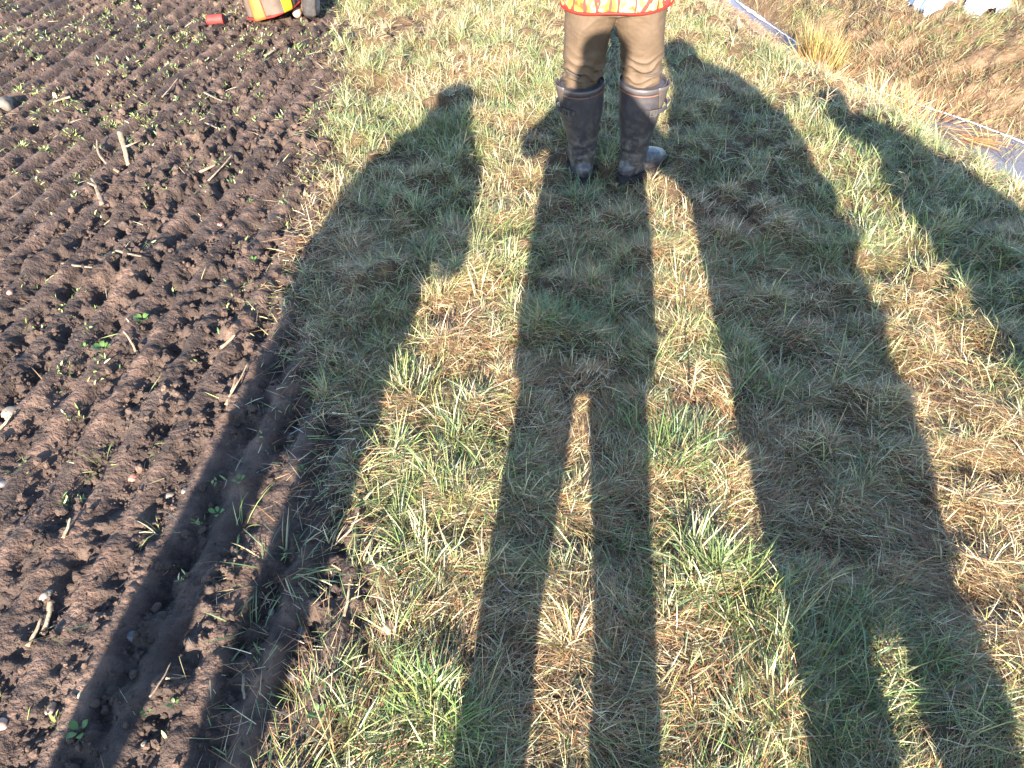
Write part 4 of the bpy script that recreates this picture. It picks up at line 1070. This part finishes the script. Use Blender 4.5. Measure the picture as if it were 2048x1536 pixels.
plant('grass_tuft', 1395, 1120, 60, (.07, .14), (.003, .005), dict(green=3, pale=3), 'broad pale and green blades standing across the wide lit strip', 'grass tuft', lean=(0, .5), spread=.07, group=G1)
plant('grass_tuft', 1480, 1180, 120, (.09, .17), (.002, .0036), dict(green=4, lime=2), 'long thin green blades right in the wide lit strip', 'grass tuft', lean=(0, .7), spread=.08, group=G1)
plant('grass_tuft', 1830, 470, 170, (.07, .13), (.002, .004), dict(lime=4, green=3, pale=1), 'bright green tuft on the lit strip by the dry weed', 'grass tuft', spread=.10, group=G1)
plant('grass_tuft', 830, 1090, 70, (.07, .14), (.0022, .004), dict(green=2, pale=3, lime=2), 'mixed pale tuft beside bare soil left of the middle shadow', 'grass tuft', lean=(.2, 1.0), spread=.05, dirb=(-.3, 0), group=G1)
plant('grass_tuft', 1010, 540, 120, (.06, .12), (.0022, .004), dict(pale=3, green=3, lime=2), 'pale green tuft where the middle lit strip widens', 'grass tuft', spread=.06, group=G1)
# rushes in the ditch
rsh = dict(lime=2, straw=4, pale=2)
plant('rush_tuft', 1630, 150, 850, (.12, .34), (.0025, .005), dict(gold=6, lime=.6, straw=1.2, brown=2.5), 'upright golden rush tuft standing in the ditch', 'rush', lean=(0, .45), spread=.12, curl=(0, .3), z=-.33, dirb=(0, .02), jit=.08)
plant('rush_tuft', 1775, 240, 420, (.08, .27), (.002, .0045), dict(straw=4, pale=2, lime=2, brown=1), 'pale spreading rush tuft beside the open water', 'rush', lean=(.1, .7), spread=.16, curl=(.1, .6), z=-.33, dirb=(.3, .15))
plant('reed_litter', 1640, 190, 260, (.10, .24), (.003, .006), dict(russet=5, straw=2, gold=1), 'collapsed russet reeds at the foot of the golden rush tuft', 'reeds', lean=(.9, 1.5), spread=.20, curl=(-.1, .4), z=-.34, zoff=.02)
plant('reed_litter', 1870, 258, 520, (.10, .26), (.003, .006), dict(russet=5, gold=2, straw=2), 'mat of russet reeds lying on the ditch water', 'reeds', lean=(1.2, 1.5), spread=.26, curl=(-.1, .3), z=WZ, dirb=(.5, -.2), zoff=.06)
plant('rush_tuft', 2040, 215, 160, (.14, .28), (.003, .006), dict(straw=3, lime=2, pale=2), 'drooping tussock at the right edge above the dark undercut', 'rush', lean=(.5, 1.2), spread=.12, curl=(.4, 1.0), z=-.1, dirb=(-.2, -.3))
# dry weed skeleton on the verge
def weed(name, px, py, hgt, label, dx=0):
    x0, y0 = gp(px, py); z0 = kz(x0, y0); bm = bmesh.new()
    B = Vector((x0, y0, z0)); T_ = B + Vector((dx, .01, hgt))
    tube(bm, [B, B.lerp(T_, .5) + Vector((.006, 0, 0)), T_], [.0032, .0028, .0018], seg=8)
    for i_ in range(6):
        s_ = .35 + .1 * i_; p = B.lerp(T_, s_); q = p + Vector((random.uniform(-.07, .07), random.uniform(-.03, .03), random.uniform(.01, .05)))
        tube(bm, [p, p.lerp(q, .5) + Vector((0, 0, .006)), q], [.0018, .0015, .001], seg=6)
    bm.transform(Matrix.Translation(-B)); me = bpy.data.meshes.new(name); bm.to_mesh(me); bm.free(); me.materials.append(M['stalk'])
    o = bpy.data.objects.new(name, me); COL.objects.link(o); o.location = B
    return tagit(o, label, 'dry weed')
weed('dry_weed', 1800, 400, .14, 'bare branching dry weed stem on the lit verge at right')
weed('dry_weed', 1818, 320, .12, 'thin dark dry stem in the far right shadow', .01)
weed('dry_weed', 1642, 235, .09, 'short pale dry stem at the tip of the far right shadow')
weed('dry_weed', 1378, 800, .15, 'thin dark upright stem in the wide lit strip', .0)
weed('dry_weed', 905, 150, .12, 'pale upright stem beyond the head of the left shadow')

def seedling(px, py, s, label, nleaf=4):
    x0, y0 = gp(px, py); z0 = kz(x0, y0); V = []; Fc = []; C = []
    a0 = random.uniform(0, 6)
    for i_ in range(nleaf):
        a = a0 + 2 * PI * i_ / nleaf + random.uniform(-.3, .3); l = s * random.uniform(.7, 1.1); b0 = len(V)
        for k_ in range(7):
            tt = k_ / 6; wd_ = l * .30 * math.sin(PI * min(1, tt * .95 + .03)) ** .8; rr_ = l * (.25 + .75 * tt); zz = .006 + l * .5 * math.sin(tt * 1.8)
            for q in (-1, 0, 1): V.append((rr_ * math.cos(a) - q * wd_ * math.sin(a), rr_ * math.sin(a) + q * wd_ * math.cos(a), zz - (.0 if q else l * .05)))
        for k_ in range(6):
            for j in (0, 1): q = b0 + k_ * 3 + j; Fc.append((q, q + 1, q + 4, q + 3))
    c = np.array([PA['vivid'] * random.uniform(.45, .75)] * len(V))
    o = mk('seedling', V, Fc, M['grass'], col=c); o.location = (x0, y0, z0)
    return tagit(o, label, 'seedling', 'small green seedlings on the soil')
for i_, (px, py, s, lb) in enumerate([(166, 1468, .024, 'four-leaved seedling at the bottom left inside the leg shadow'), (435, 1027, .022, 'seedling at the left edge of the leg shadow'),
        (482, 972, .020, 'seedling inside the left leg shadow above the long-bladed tuft'), (640, 1432, .026, 'broad-leaved plant on soil left of the vivid green tuft'),
        (214, 712, .03, 'bright yellow-green seedling on the lit soil at middle left'), (174, 703, .018, 'tiny seedling just left of the bright yellow-green one'),
        (714, 770, .022, 'small clover-like plant in shade at the grass edge'), (606, 944, .016, 'seedling between the two leg shadows'), (357, 1420, .014, 'lone tiny seedling at the bottom of the right leg shadow'),
        (298, 1430, .014, 'tiny seedling on lit soil at the bottom'), (290, 650, .030, 'leafy seedling right of centre on the lit soil'), (510, 530, .02, 'yellow-green seedling beside a red stone in the upper field')]):
    seedling(px, py, s, lb, 4 if s < .03 else 7)
for px, py, s_, lb in [(145, 275, .035, 'large yellow-green weed in the upper left field'), (42, 302, .03, 'yellow weed at the left edge of the upper field'), (220, 255, .035, 'round green weed in the upper field'),
        (95, 310, .018, 'small weed between the two yellow ones'), (385, 165, .014, 'dark green weed in the middle of the upper field'), (300, 390, .012, 'small yellow-green weed above mid left'), (522, 200, .02, 'pale weed on smooth soil in the upper field')]:
    plant('leafy_weed', px, py, int(60 * s_ / .035) + 14, (.008, .026), (.003, .006), dict(lime=4, vivid=2), lb, 'weed', lean=(.3, 1.2), spread=s_, group='leafy weeds in the upper field', nseg=3)
# leaf in the grass
stalk((1545, 560), (1590, 590), .009, 'gusset' if False else 'stalk_old_or_shaded', 'grey curled dead leaf in the shaded grass at right', node=False, name='dead_leaf', cat='leaf', tip=.2)
print('verts total ok')
